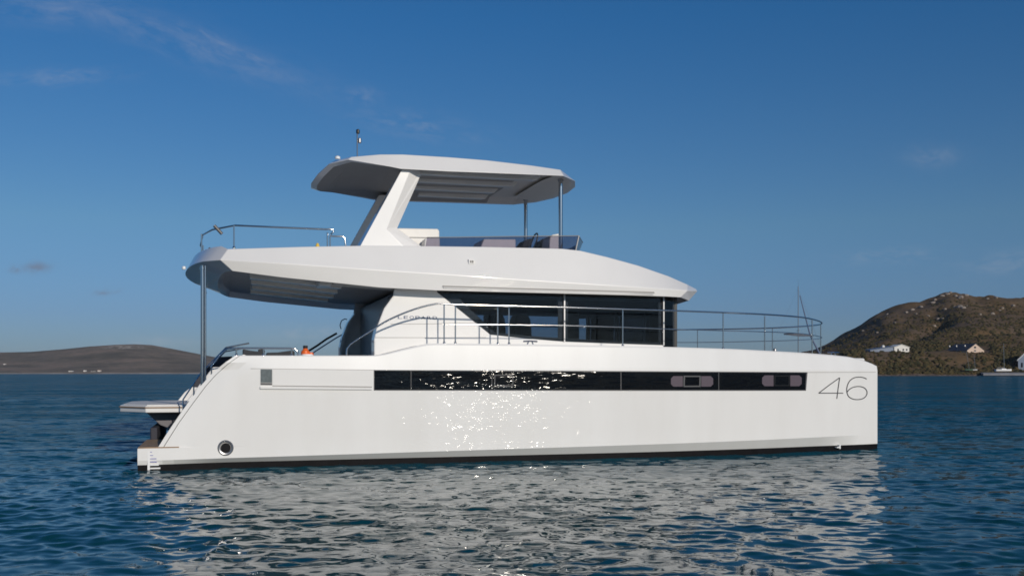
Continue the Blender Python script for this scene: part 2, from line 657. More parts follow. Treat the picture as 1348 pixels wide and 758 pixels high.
def tumble(u):
    return interp(u, [0, 3.5, 4.7, 9, 13, LBOW], [.035, .04, .05, .05, .09, .03])


CREASE = 1.6


def z_boot(u):
    return 0.098 + 0.012 * u / 14


def z_chine(u):
    return interp(u, [0, 2, 13.2, LBOW], [0.165, 0.180, 0.30, 0.30])


def chine_in(u):
    return interp(u, [0, 1.2, 12.6, 13.9, LBOW], [0.015, 0.11, 0.125, 0.0, 0.0])


def build_hull():
    bm = bmesh.new()
    NS = 90
    # one profile of levels; 'lev' gives (v offset from the outside, z) and where the level starts aft
    fr = np.linspace(0, 1, NS) ** 0.96
    rows = []
    zl = ['keel', 'boot0', 'boot', 'chine', 0.30, 'step_lo', 'step_hi', 0.55, 0.75, 0.95, 1.15, 1.35, 1.5, CREASE, 'sh0', 'sh1', 'sh2', 'in2', 'in1', 'in0', 'kin']
    for name in zl:
        row = []
        for f in fr:
            def U(us):
                return us + (LBOW - us) * f
            if name == 'keel':
                u = U(0.0); p = (u, min(v_out(u) + 0.45, 0.95 if u > 13 else 9), -0.45)
            elif name == 'boot0':
                u = U(0.0); p = (u, v_side(u, 0) + chine_in(u) + 0.02, -0.10)
            elif name == 'boot':
                u = U(0.0); p = (u, v_side(u, 0) + chine_in(u), z_boot(u))
            elif name == 'chine':
                u = U(0.0); p = (u, v_side(u, z_chine(u)), z_chine(u))
            elif name == 'step_lo':
                u = U(0.0); p = (u, v_side(u, Z_STEP), Z_STEP)
            elif name == 'step_hi':
                us = u_transom(Z_STEP + 0.004); u = U(us); p = (u, v_side(u, Z_STEP), Z_STEP + 0.004)
            elif name in ('sh0', 'sh1', 'sh2'):
                k = {'sh0': 0.50, 'sh1': 0.93, 'sh2': 1.0}[name]
                us = u_transom(CREASE + (1.835 - CREASE) * k); u = U(us)
                zs = z_sheer(u)
                z = CREASE + (zs - CREASE) * k
                off = tumble(u) * {'sh0': 0.36, 'sh1': 0.72, 'sh2': 1.0}[name]
                p = (u, v_out(u) + off, z)
            elif name == 'in2':
                us = u_transom(1.835) + .10; u = U(us); p = (u, max(v_in(u) - 0.05, v_out(u) + tumble(u) + 0.005), z_sheer(u) - 0.01)
            elif name == 'in1':
                us = u_transom(1.5) + .50; u = U(us); p = (u, v_in(u), 1.5)
            elif name == 'in0':
                u = U(0.95); p = (u, v_in(u), 0.42)
            elif name == 'kin':
                u = U(0.0); p = (u, max(v_in(u) - 0.4, v_out(u) + 0.3) if u < 13 else 0.9, -0.45)
            else:
                z = float(name)
                us = u_transom(z) if z > Z_STEP else 0.0
                u = U(us); p = (u, v_side(u, z), z)
            row.append(p)
        if name not in ('keel', 'boot0', 'boot', 'chine', 'kin', 'in0', 'in1', 'in2'):
            # slightly tucked-in quarter facet just ahead of the transom
            z = row[0][2]
            us = row[0][0]
            if z > Z_STEP and z <= CREASE + 0.01:
                row = [(u, v + 0.055 * max(0.0, 1 - (u - us) / 0.55), zz) for u, v, zz in row]
        rows.append(row)
    V = [[bm.verts.new(p) for p in row] for row in rows]
    nl = len(rows)
    for i in range(nl - 1):
        for j in range(NS - 1):
            f = bm.faces.new((V[i][j], V[i][j + 1], V[i + 1][j + 1], V[i + 1][j]))
            f.material_index = 1 if i < 2 else 0
            if zl[i] in ('sh2',):
                f.material_index = 2
    for i in range(nl - 1):     # transom and stem are closed by the end columns
        pass
    # stern closure: fan across the aft column below the step, and the raked transom above it
    below = [V[i][0] for i in range(0, 6)]
    inn = [V[nl - 1][0], V[nl - 2][0]]
    bm.faces.new(below + inn[::-1])
    above = [V[i][0] for i in range(6, 17)] + [V[17][0], V[18][0], V[19][0]]
    bm.faces.new(above)
    bm.faces.new([V[i][NS - 1] for i in range(nl)])
    bm.faces.new((V[5][0], V[6][0], V[19][0]))
    bmesh.ops.remove_doubles(bm, verts=bm.verts[:], dist=0.0005)
    return bm


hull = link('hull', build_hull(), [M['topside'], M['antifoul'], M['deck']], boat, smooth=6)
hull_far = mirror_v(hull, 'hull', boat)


def hull_patch(name, quad, mat, proud=0.004, parent=None, thick=0.02, nseg=24):
    """a sheet that follows the hull side; quad = px corners tl, tr, br, bl"""
    tl, tr, br, bl = [on_hull(*p) for p in quad]
    bm = bmesh.new()
    A, B = [], []
    for k in range(nseg + 1):
        t = k / nseg
        ut, zt = tl[0] + (tr[0] - tl[0]) * t, tl[1] + (tr[1] - tl[1]) * t
        ub, zb = bl[0] + (br[0] - bl[0]) * t, bl[1] + (br[1] - bl[1]) * t
        A.append((bm.verts.new((ut, v_side(ut, zt) - proud, zt)), bm.verts.new((ub, v_side(ub, zb) - proud, zb)),
                  bm.verts.new((ub, v_side(ub, zb) + thick, zb)), bm.verts.new((ut, v_side(ut, zt) + thick, zt))))
    for k in range(nseg):
        for q in range(4):
            bm.faces.new((A[k][q], A[k][(q + 1) % 4], A[k + 1][(q + 1) % 4], A[k + 1][q]))
    bm.faces.new(A[0]); bm.faces.new(A[-1][::-1])
    return link(name, bm, mat, parent or hull, smooth=30)


# hull window band: five panes parted by thin dividers, in a black surround
def ytop(x): return interp(x, [493, 1062], [487.3, 490.2])
def ybot(x): return interp(x, [493, 1062], [513.0, 513.2])


hull_patch('window_surround', [(492, ytop(492) - .6), (1063, ytop(1063) - .6), (1061, ybot(1061) + .8), (492, ybot(492) + .8)], M['frame_grey'], 0.003)
for x0, x1 in ((493, 540.6), (541.6, 647), (648, 816.8), (818, 945.5), (946.6, 1061)):
    hull_patch('window_pane', [(x0, ytop(x0) + .3), (x1, ytop(x1) + .3), (x1 - (1.2 if x1 == 1061 else 0), ybot(x1) - .3), (x0, ybot(x0) - .3)], M['black_glass'], 0.007)


def hull_frame(x0, y0, x1, y1, wd, mat):
    bm = bmesh.new()
    def seg(xa, ya, xb, yb):
        (ua, za), (ub, zb) = on_hull(xa, ya), on_hull(xb, yb)
        v = v_side((ua + ub) / 2, (za + zb) / 2) - 0.0115
        v2 = v + 0.012
        dv = (v_out(ub) - v_out(ua))
        fl = FLARE * (za - zb) / 2
        hexa(bm, [(ua, v - dv / 2 + fl, zb), (ub, v + dv / 2 + fl, zb), (ub, v2 + dv / 2 + fl, zb), (ua, v2 - dv / 2 + fl, zb),
                  (ua, v - dv / 2 - fl, za), (ub, v + dv / 2 - fl, za), (ub, v2 + dv / 2 - fl, za), (ua, v2 - dv / 2 - fl, za)])
    seg(x0, y0, x1, y0 + wd); seg(x0, y1 - wd, x1, y1)
    seg(x0, y0 + wd, x0 + wd, y1 - wd); seg(x1 - wd, y0 + wd, x1, y1 - wd)
    return link('port_frame', bm, mat, hull)


hull_frame(650.5, 493.2, 675.5, 508.6, 1.2, M['frame_grey'])
hull_frame(899.5, 494.3, 922.0, 509.0, 1.6, M['frame_grey'])
hull_frame(1019.0, 494.0, 1039.0, 507.8, 1.2, M['frame_black'])


def film(x0, x1, y0, y1, round_left):
    cut = 3.2
    if round_left:
        pts = [(x0 + cut, y0), (x1, y0), (x1, y1), (x0 + cut, y1), (x0, y1 - cut), (x0, y0 + cut)]
    else:
        pts = [(x0, y0), (x1 - cut, y0), (x1, y0 + cut), (x1, y1 - cut), (x1 - cut, y1), (x0, y1)]
    bm = bmesh.new()
    uz = [on_hull(*p) for p in pts]
    a = [bm.verts.new((u, v_side(u, z) - 0.0095, z)) for u, z in uz]
    b = [bm.verts.new((u, v_side(u, z) - 0.006, z)) for u, z in uz]
    bm.faces.new(a); bm.faces.new(b[::-1])
    for i in range(len(a)):
        bm.faces.new((a[i], b[i], b[(i + 1) % len(a)], a[(i + 1) % len(a)]))
    link('window_film', bm, M['film'], hull)


film(883, 898.6, 494.8, 508.6, True); film(922.8, 938.5, 494.8, 508.6, False)
film(1003, 1018, 493.8, 508.0, True); film(1040, 1055, 493.8, 508.0, False)

# rubbing line, aft recessed panel with lip and vent
hull_patch('rub_line', [(330, 484.6), (493, 486.5), (493, 487.1), (330, 485.2)], M['line_grey'], 0.003)
hull_patch('rub_line', [(1063, 489.7), (1152.8, 489.4), (1152.8, 489.9), (1063, 490.3)], M['line_grey'], 0.003)
hull_patch('panel_lip', [(342.5, 508.6), (489.5, 510.2), (489.5, 512.6), (342.5, 511.6)], M['gelcoat'], 0.030)
hull_patch('panel_shadow', [(358.5, 507.2), (489.5, 508.6), (489.5, 510.0), (358.5, 508.4)], M['line_grey'], 0.004)  # thin dark strip paints the shadow line above the lip
hull_patch('hatch_panel', [(359.2, 485.8), (491, 487.2), (491, 508.4), (359.2, 507.0)], M['gelcoat'], 0.006)
hull_patch('vent_grille', [(343, 485.8), (358.2, 486.0), (358.2, 503.5), (343, 503.3)], M['vent'], 0.006)
hull_patch('vent_sill', [(343, 503.8), (358.2, 504.0), (358.2, 506.6), (343, 506.4)], M['groove'], 0.009)

# exhaust outlet
u, z = on_hull(297, 589)
bm = bmesh.new()
lathe(bm, [(0.122, 0.03), (0.125, -0.012), (0.108, -0.026), (0.088, -0.020), (0.078, 0.012)], (u, v_side(u, z), z), 'Y', 32)
ex = link('exhaust_outlet', bm, M['alu'], hull, smooth=40)
bm = bmesh.new()
lathe(bm, [(0.079, -0.014), (0.02, -0.010)], (u, v_side(u, z), z), 'Y', 24)
link('exhaust_bore', bm, M['antifoul'], hull)

# transom edge strip, thin dark line that follows the rake
bm = bmesh.new()
for off0, off1 in ((0.055, 0.067),):
    pr = []
    for k in range(40):
        zz = Z_STEP + 0.01 + (1.82 - Z_STEP - 0.01) * k / 39
        us = u_transom(zz)
        t0 = 0.055 * (1 - off0 / 0.55) if zz <= CREASE else 0.055 * max(0, 1 - off0 / .55) * 0
        base = (t0 if zz <= CREASE else tumble(us) * (zz - CREASE) / (1.835 - CREASE) * 0.75)
        pr.append((us + off0 + .02, us + off1 + .02, base + (v_side(us + off0, zz) if zz <= CREASE else 0), zz))
    va = [(bm.verts.new((a, b - 0.006, c)), bm.verts.new((a2, b - 0.006, c)), bm.verts.new((a2, b + 0.03, c)), bm.verts.new((a, b + 0.03, c))) for a, a2, b, c in pr]
    for k in range(39):
        for q in range(4):
            bm.faces.new((va[k][q], va[k][(q + 1) % 4], va[k + 1][(q + 1) % 4], va[k + 1][q]))
    bm.faces.new(va[0]); bm.faces.new(va[-1][::-1])
link('edge_seam', bm, M['groove'], hull)

# draft marks on the stern
bm = bmesh.new()
def dm(x0, y0, x1, y1):
    (ua, za), (ub, zb) = on_hull(x0, y0), on_hull(x1, y1)
    box(bm, ua, ub, -0.006, 0.10, zb, za)
dm(194.2, 594, 197.4, 618.5)
link('draft_mark', bm, M['white_paint'], hull)
bm = bmesh.new()
for x1, y in ((200, 594.6), (201.5, 599), (206, 603.4), (206.5, 607.6)):
    dm(197.6, y - .5, x1, y + .5)
link('draft_mark', bm, M['ruler'], hull)
bm = bmesh.new()
for x1, y in ((209, 611.6), (211, 616)):
    dm(197.6, y - .7, x1, y + .7)
link('draft_mark', bm, M['white_paint'], hull)
# bow draft mark
bm = bmesh.new()
(u0, z0), (u1, z1) = on_hull(1105.5, 585), on_hull(1108, 594)
box(bm, u0 + .005, u0 + .03, v_side(u0, 0) + .015, v_side(u0, 0) + 0.12, z1 + .055, z0)
(u0, z0), (u1, z1) = on_hull(1102.5, 588), on_hull(1105.5, 589.2)
box(bm, u0, u1, v_side(u0, 0) + .015, v_side(u0, 0) + 0.12, z1, z0)
link('draft_mark', bm, M['white_paint'], hull)


# big thin 46 on the bow
def stroke(bm, px_pts, wpx=1.15):
    pts = [Vector(p) for p in px_pts]
    L, Rr = [], []
    for i, p in enumerate(pts):
        d = (pts[min(i + 1, len(pts) - 1)] - pts[max(i - 1, 0)]).normalized()
        n = Vector((-d.y, d.x)) * wpx / 2
        for lst, q in ((L, p + n), (Rr, p - n)):
            u_, z_ = on_hull(q.x, q.y)
            lst.append((bm.verts.new((u_, v_side(u_, z_) - 0.005, z_)), bm.verts.new((u_, v_side(u_, z_) + 0.004, z_))))
    for i in range(len(pts) - 1):
        bm.faces.new((L[i][0], Rr[i][0], Rr[i + 1][0], L[i + 1][0]))
        bm.faces.new((L[i][0], L[i + 1][0], L[i + 1][1], L[i][1]))
        bm.faces.new((Rr[i][0], Rr[i][1], Rr[i + 1][1], Rr[i + 1][0]))


bm = bmesh.new()
stroke(bm, [(1101.5, 524.6), (1103.3, 510), (1105.2, 496.8)])
stroke(bm, [(1105.0, 497), (1091, 507), (1077.6, 517.2)])
stroke(bm, [(1077.6, 517.2), (1093, 517.2), (1109.8, 517.2)])
link('bow_number', bm, M['mark_dark'], hull)
bm = bmesh.new()
six = [Vector(p).to_3d() for p in ((1140.8, 498.8), (1137, 496.9), (1131, 496.1), (1124, 497.2), (1118.2, 501.5), (1115.2, 508), (1114.6, 515), (1117, 521.5), (1123, 525), (1130, 525.6), (1136.5, 524), (1140.6, 519.8), (1141, 514.6), (1137.5, 510.2), (1131, 508.4), (1124, 509.2), (1118.4, 512), (1114.9, 516))]
stroke(bm, [p.to_2d() for p in smooth_path(six, 4)])
link('bow_number', bm, M['mark_dark'], hull)

# stern step, stairs and cheeks on each hull
def stern_set(mirror):
    bm = bmesh.new()
    box(bm, 0.006, 0.62, 0.02, 1.98, Z_STEP + 0.001, Z_STEP + 0.018)
    a = link('stern_step', bm, M['teak'], hull)
    bm = bmesh.new()
    n = 6
    for k in range(n):
        z0 = Z_STEP + 0.02 + (1.80 - Z_STEP) * k / n
        z1 = Z_STEP + (1.80 - Z_STEP) * (k + 1) / n
        us = u_transom(z1)
        box(bm, us + 0.05, us + 0.7, 0.30, 1.72, z0, z1 - 0.01)
    b = link('stern_stairs', bm, M['gelcoat'], hull, bevel=0.012)
    bm = bmesh.new()
    poly = []
    for k in range(12):
        z = Z_STEP + (1.82 - Z_STEP) * k / 11
        poly.append((u_transom(z) - 0.02, z))
    poly = [(u + .35, z) for u, z in poly]
    poly2 = [(u - 0.30 + 0.15 * i / 11, z + 0.06) for i, (u, z) in enumerate(poly)]
    plate(bm, poly2 + poly[::-1], 1.74, 1.98)
    c = link('stern_cheek', bm, M['gelcoat'], hull, bevel=0.012)
    if mirror:
        for o in (a, b, c):
            mirror_v(o, o.name.split('.')[0], hull_far)


stern_set(True)

# --- bridge deck, cockpit and foredeck
bm = bmesh.new()
slab(bm, [(1.7, 1.9), (13.0, 1.8), (13.6, 2.6), (13.8, MID), (13.6, BEAM - 2.6), (13.0, BEAM - 1.8), (1.7, BEAM - 1.9)], 0.75, 1.22)
link('bridge_deck', bm, M['gelcoat'], boat, bevel=0.02)
bm = bmesh.new()
pl = [(9.0, 1.85), (12.6, 1.55), (13.6, 1.05), (14.05, 1.2), (14.35, 2.2), (14.5, MID)]
pl = pl + [(x, BEAM - y) for x, y in pl[-2::-1]]
a = [bm.verts.new((x, y, z_sheer(min(x, 13.2)) - 0.02 - (x - 9) * 0.002)) for x, y in pl]
b = [bm.verts.new((x, y, 1.24)) for x, y in pl]
bm.faces.new(a); bm.faces.new(b[::-1])
for i in range(len(a)):
    j = (i + 1) % len(a)
    bm.faces.new((a[i], b[i], b[j], a[j]))
link('foredeck', bm, M['deck'], boat, bevel=0.03)

# --- flybridge moulding: three creased contours, closed over top and bottom
FA = [(0.74, 3.67, 3.69), (0.755, 3.1, 3.69), (0.80, 2.5, 3.69), (0.88, 1.95, 3.69), (1.0, 1.45, 3.69), (1.14, 1.12, 3.695), (1.27, 0.93, 3.695)]
FB = [(0.60, 3.67, 3.43), (0.615, 3.1, 3.43), (0.66, 2.5, 3.43), (0.735, 1.9, 3.43), (0.84, 1.38, 3.43), (0.96, 1.0, 3.427), (1.10, 0.74, 3.42)]
FC = [(1.20, 3.67, 3.26), (1.20, 3.1, 3.26), (1.21, 2.5, 3.26), (1.235, 1.95, 3.26), (1.27, 1.5, 3.26), (1.31, 1.15, 3.26), (1.36, .86, 3.255)]
SA = [(300, 327.8), (400, 324.8), (480, 323.4), (560, 324.0), (640, 325), (740, 327.4), (764, 330), (800, 338.5), (840, 349.5), (880, 363.5), (905, 374.5)]
SB = [(290, 342), (400, 348.6), (500, 355.6), (585, 361), (690, 368.5), (775, 374), (800, 375.5), (830, 377.3), (855, 378.8), (885, 380.6), (905, 382.4)]
SCp = [(306, 357), (371, 365.5), (500, 378.8), (575, 382.6), (690, 385.4), (770, 387.4), (800, 388.2), (830, 389.0), (860, 390.0), (880, 390.7), (896, 391.6)]
VA = [.75, .75, .75, .75, .75, .76, .80, .84, .88, .93, 1.0]
VB = [.50, .50, .50, .50, .50, .50, .50, .51, .53, .58, .66]
VC = [.62, .57, .545, .535, .535, .535, .535, .54, .56, .60, .69]
for lst, px, vv in ((FA, SA, VA), (FB, SB, VB), (FC, SCp, VC)):
    for (x, y), v in zip(px, vv):
        u, z = on(x, y, v)
        lst.append((u, v, z))
ua, za = on(916.5, 380.5, 1.35); ub, zb = on(918, 383.0, 1.25); uc, zc = on(906.5, 396, 1.25)
FA += [(ua, 1.35, za), (ua + .25, 2.3, za + .03), (ua + .36, MID, za + .05)]
FB += [(ub, 1.25, zb), (ub + .27, 2.3, zb), (ub + .40, MID, zb)]
FC += [(uc, 1.25, zc), (uc + .24, 2.3, zc), (uc + .34, MID, zc)]


def ring_solid(halves, mats_side, mat_top=0, mat_bot=0, close_top=True, close_bot=True):
    bm = bmesh.new()
    rings = []
    n = len(halves[0])
    for h in halves:
        near = [bm.verts.new(p) for p in h]
        farr = [near[0]] + [bm.verts.new((p[0], BEAM - p[1], p[2])) for p in h[1:-1]] + [near[-1]]
        rings.append((near, farr))
    for i in range(len(halves) - 1):
        for s in (0, 1):
            a, b = rings[i][s], rings[i + 1][s]
            for k in range(n - 1):
                bm.faces.new((a[k], a[k + 1], b[k + 1], b[k])).material_index = mats_side[i]
    for idx, mi, do in ((0, mat_top, close_top), (-1, mat_bot, close_bot)):
        if not do:
            continue
        near, farr = rings[idx]
        for k in range(n - 1):
            vs = []
            for q in (near[k], near[k + 1], farr[k + 1], farr[k]):
                if q not in vs:
                    vs.append(q)
            bm.faces.new(vs).material_index = mi
    return bm


# lip returns under the overhang and a recessed soffit
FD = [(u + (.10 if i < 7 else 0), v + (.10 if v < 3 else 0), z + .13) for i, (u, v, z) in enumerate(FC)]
M['soffit_shade'] = plain('dark_soffit_shade', (.45, .44, .43), .5, vary=.04)  # darker colour paints in the shade between the light beams
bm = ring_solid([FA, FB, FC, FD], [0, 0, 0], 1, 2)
fly = link('flybridge', bm, [M['gelcoat'], M['deck'], M['soffit_shade']], boat, smooth=14, bevel=0.014)

# longitudinal steps and a fixture under the overhang
def soffit_z(u):
    return interp(u, [p[0] for p in FC[6:]], [p[2] for p in FC[6:]])


for v, ua, ub in ((1.45, 1.75, 3.35), (2.55, 1.8, 3.4), (3.65, 1.85, 3.45), (4.75, 1.85, 3.45)):
    bm = bmesh.new()
    d = -0.004
    hexa(bm, [(ua, v, soffit_z(ua) - d), (ub, v, soffit_z(ub) - d), (ub, v + .30, soffit_z(ub) - d), (ua, v + .30, soffit_z(ua) - d),
              (ua, v, soffit_z(ua) + .14), (ub, v, soffit_z(ub) + .14), (ub, v + .30, soffit_z(ub) + .14), (ua, v + .30, soffit_z(ua) + .14)])
    link('soffit_beam', bm, M['gelcoat'], fly, bevel=0.008)
bm = bmesh.new()
box(bm, 2.9, 3.12, 0.86, 1.5, soffit_z(3.0) - .03, soffit_z(3.0) + .15)
link('soffit_box', bm, M['gelcoat'], fly, bevel=0.01)
bm = bmesh.new()
hexa(bm, [(3.15, .95, soffit_z(3.15) + .02), (4.7, .9, soffit_z(4.7) - .0), (4.7, 1.3, soffit_z(4.7) - .0), (3.15, 1.3, soffit_z(3.15) + .02),
          (3.15, .95, soffit_z(3.15) + .15), (4.7, .9, soffit_z(4.7) + .15), (4.7, 1.3, soffit_z(4.7) + .15), (3.15, 1.3, soffit_z(3.15) + .15)])
link('soffit_rail', bm, M['soffit'], fly, bevel=0.008)


# grab slot along the lower face
def side_strip(name, pts_top, pts_bot, v, mat, parent, d=0.02):
    bm = bmesh.new()
    A = []
    for (x0, y0), (x1, y1) in zip(pts_top, pts_bot):
        va = v(x0) if callable(v) else v
        (u0, z0), (u1, z1) = on(x0, y0, va), on(x1, y1, va)
        A.append((bm.verts.new((u0, va, z0)), bm.verts.new((u1, va, z1)), bm.verts.new((u1, va + d, z1)), bm.verts.new((u0, va + d, z0))))
    for k in range(len(A) - 1):
        for q in range(4):
            bm.faces.new((A[k][q], A[k][(q + 1) % 4], A[k + 1][(q + 1) % 4], A[k + 1][q]))
    bm.faces.new(A[0]); bm.faces.new(A[-1][::-1])
    return link(name, bm, mat, parent)


side_strip('grab_slot', [(583, 375.6), (660, 378.2), (760, 381.0), (861, 383.8)], [(583, 377.4), (660, 380.0), (760, 383.0), (862, 386.0)],
           lambda x: interp(x, [583, 862], [0.505, 0.520]), M['line_grey'], fly, 0.06)
side_strip('grab_lip', [(584, 377.9), (660, 380.5), (760, 383.5), (861, 386.5)], [(584, 379.0), (660, 381.6), (760, 384.6), (861, 387.5)],
           lambda x: interp(x, [583, 862], [0.507, 0.522]), M['gelcoat'], fly, 0.06)
# small square fitting on the side
u, z = on(620.5, 344.5, 0.62)
bm = bmesh.new(); box(bm, u - .055, u + .055, 0.60, 0.70, z - .045, z + .045)
link('side_badge', bm, M['gelcoat'], fly, bevel=0.008)
bm = bmesh.new(); box(bm, u - .03, u - .004, 0.595, 0.62, z - .022, z + .022); box(bm, u + .004, u + .034, 0.595, 0.62, z - .022, z + .022)
link('side_badge', bm, M['frame_grey'], fly)
# stern light on the overhang edge
bm = bmesh.new(); lathe(bm, [(.03, -.03), (.04, 0), (.03, .03)], (0.60, 2.9, 3.50), 'Z', 12)
link('stern_light', bm, M['lamp_white'], fly, smooth=40)

# --- cabin
VC_ = 0.85
cab_px = [(520.5, 371), (575.3, 371), (575.3, 384.2), (645.5, 440.3), (690, 445.2), (743, 449.5), (800, 451.8), (873.5, 454.2)]
wall = [on(x, y, VC_) for x, y in cab_px]
ufr = wall[-1][0]
aft = [on(x, y, VC_) for x, y in ((493, 472), (493, 447), (496.5, 430.5), (506, 406), (517.6, 390))]
poly = wall + [(ufr, 1.62), (aft[0][0], 1.62)] + aft[1:]
bm = bmesh.new()
plate(bm, poly, VC_, VC_ + 0.07)
cabin = link('cabin_wall', bm, M['gelcoat'], boat, bevel=0.01)
cabin2 = mirror_v(cabin, 'cabin_wall', boat)
# return of the wing wall at its aft edge
bm = bmesh.new()
for (u0, z0), (u1, z1) in zip(aft[:-1], aft[1:]):
    hexa(bm, [(u0 - .004, VC_ + .01, z0), (u0 + .05, VC_ + .01, z0), (u0 + .05, VC_ + .34, z0), (u0 - .004, VC_ + .34, z0),
              (u1 - .004, VC_ + .01, z1), (u1 + .05, VC_ + .01, z1), (u1 + .05, VC_ + .34, z1), (u1 - .004, VC_ + .34, z1)])
wr = link('wing_return', bm, M['gelcoat'], cabin)
mirror_v(wr, 'wing_return', cabin2)
# thin panel joints on the white wall
side_strip('panel_joint', [(494, 443.8), (560, 444.0), (640, 443.6)], [(494, 444.6), (560, 444.6), (640, 444.1)], VC_ - .003, M['line_grey'], cabin, .01)
side_strip('panel_joint', [(514, 426.0), (560, 426.0), (628, 424.6)], [(514, 426.7), (560, 426.6), (628, 425.1)], VC_ - .003, M['line_grey'], cabin, .01)

# window glass and its black border
win = [on(x, y, VC_) for x, y in ((575.3, 384.2), (743, 388.5), (743, 449.5), (690, 445.2), (645.5, 440.3))]
bm = bmesh.new(); plate(bm, win, VC_ + .030, VC_ + .036)
w1 = link('side_window', bm, M['cabin_glass'], cabin)
win2 = [on(x, y, VC_) for x, y in ((743, 388.5), (873.5, 392.6), (873.5, 454.2), (800, 451.8), (743, 449.5))]
bm = bmesh.new(); plate(bm, win2, VC_ + .030, VC_ + .036)
w2 = link('side_window', bm, M['cabin_glass'], cabin)


bm = bmesh.new()
plate(bm, [(win[0][0] + .002, win[0][1] + .004), (ufr, win2[1][1] + .004), (ufr, win2[1][1] + .20), (win[0][0] + .002, win[0][1] + .20)], VC_ + .028, VC_ + .07)
hd_ = link('window_header', bm, M['frame_black'], cabin)
mirror_v(hd_, 'window_header', cabin2)


def border(px_out, px_in, name='window_border'):
    bm = bmesh.new()
    o_ = [on(x, y, VC_) for x, y in px_out]; i_ = [on(x, y, VC_) for x, y in px_in]
    n = len(o_)
    for k in range(n):
        j = (k + 1) % n
        quad = [o_[k], o_[j], i_[j], i_[k]]
        plate(bm, quad, VC_ + .038, VC_ + .055)
    return link(name, bm, M['frame_black'], cabin)


bd1 = border([(575.3, 384.2), (743, 388.5), (743, 449.5), (690, 445.2), (645.5, 440.3)], [(604, 391.5), (735.5, 393), (735.5, 444.5), (692, 441.5), (652, 437.5)])
bd2 = border([(743, 388.5), (873.5, 392.6), (873.5, 454.2), (800, 451.8), (743, 449.5)], [(748.5, 393), (868, 396.5), (868, 450.5), (800, 447.8), (748.5, 445.5)])
for o in (w1, w2):
    mirror_v(o, 'side_window', cabin2)
for o in (bd1, bd2):
    mirror_v(o, 'window_border', cabin2)
# upright trim bars between the panes
for x, y0, y1 in ((743, 387, 450.5), (873.6, 391, 454.5)):
    (ua, za), (ub, zb) = on(x - .8, y0, VC_), on(x + .8, y1, VC_)
    bm = bmesh.new(); box(bm, ua, ub, VC_ - .012, VC_ + .05, zb, za)
    tb = link('window_trim', bm, M['alu'], cabin)
# wrap-round front panes
ZT, ZB = on(873.5, 388, VC_)[1] + .14, 1.62
uf2 = on(890, 454, 1.25)[0]
front = [(ufr, VC_ + .03), (uf2, 1.25), (uf2 + .32, 2.3), (uf2 + .46, MID)]
front = front + [(x, BEAM - y) for x, y in front[-2::-1]]
for (a, b) in zip(front[:-1], front[1:]):
    bm = bmesh.new()
    d = Vector((b[0] - a[0], b[1] - a[1])); nr = Vector((d.y, -d.x)).normalized() * .006
    hexa(bm, [(a[0], a[1], ZB), (b[0], b[1], ZB), (b[0] + nr.x, b[1] + nr.y, ZB), (a[0] + nr.x, a[1] + nr.y, ZB),
              (a[0], a[1], ZT), (b[0], b[1], ZT), (b[0] + nr.x, b[1] + nr.y, ZT), (a[0] + nr.x, a[1] + nr.y, ZT)])
    link('front_window', bm, M['cabin_glass'], cabin)
for (x, y) in front[1:-1]:
    bm = bmesh.new(); box(bm, x - .075, x - .005, y - .06, y + .06, ZB, ZT)
    link('window_mullion', bm, M['frame_black'], cabin)
for z0, z1 in ((ZB, 2.12), (2.86, ZT)):
    bm = bmesh.new()
    for (a, b) in zip(front[:-1], front[1:]):
        hexa(bm, [(a[0] - .05, a[1], z0), (b[0] - .05, b[1], z0), (b[0] - .012, b[1], z0), (a[0] - .012, a[1], z0),
                  (a[0] - .05, a[1], z1), (b[0] - .05, b[1], z1), (b[0] - .012, b[1], z1), (a[0] - .012, a[1], z1)])
    link('window_border', bm, M['frame_black'], cabin)
# cabin interior: sole, headliner, valance, helm seats, galley block, aft bulkhead with door
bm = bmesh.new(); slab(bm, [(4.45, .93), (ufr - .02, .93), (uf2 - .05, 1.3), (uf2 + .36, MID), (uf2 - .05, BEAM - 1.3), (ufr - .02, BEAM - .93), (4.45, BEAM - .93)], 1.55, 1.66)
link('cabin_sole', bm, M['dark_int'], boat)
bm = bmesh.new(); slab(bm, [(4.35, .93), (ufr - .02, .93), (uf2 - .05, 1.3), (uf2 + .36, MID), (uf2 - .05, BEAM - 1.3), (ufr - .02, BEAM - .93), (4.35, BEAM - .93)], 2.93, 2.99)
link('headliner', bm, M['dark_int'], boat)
bm = bmesh.new()
(ua, za), (ub, zb) = on(749, 391.8, 1.0), on(866, 398.8, 1.0)
box(bm, ua, ub, 1.0, 1.03, zb + .02, za - .03)
link('valance', bm, M['int_grey'], boat)
bm = bmesh.new()
(ua, za), (ub, zb) = on(604, 389.5, 1.0), on(735, 396, 1.0)
box(bm, ua, ub, 1.0, 1.03, zb + .03, za - .03)
link('valance', bm, M['int_grey'], boat)


def seat_back(px, v, wu, top_y, name='helm_seat'):
    u, zt = on(px, top_y, v)
    bm = bmesh.new()
    prof = [(u - wu / 2, 1.66), (u + wu / 2, 1.66), (u + wu / 2, zt - .45), (u + wu * .42, zt - .12), (u + wu * .25, zt), (u - wu * .25, zt), (u - wu * .42, zt - .12), (u - wu / 2, zt - .45)]
    plate(bm, prof, v, v + .5)
    return link(name, bm, M['dark_int'], boat, bevel=0.04)


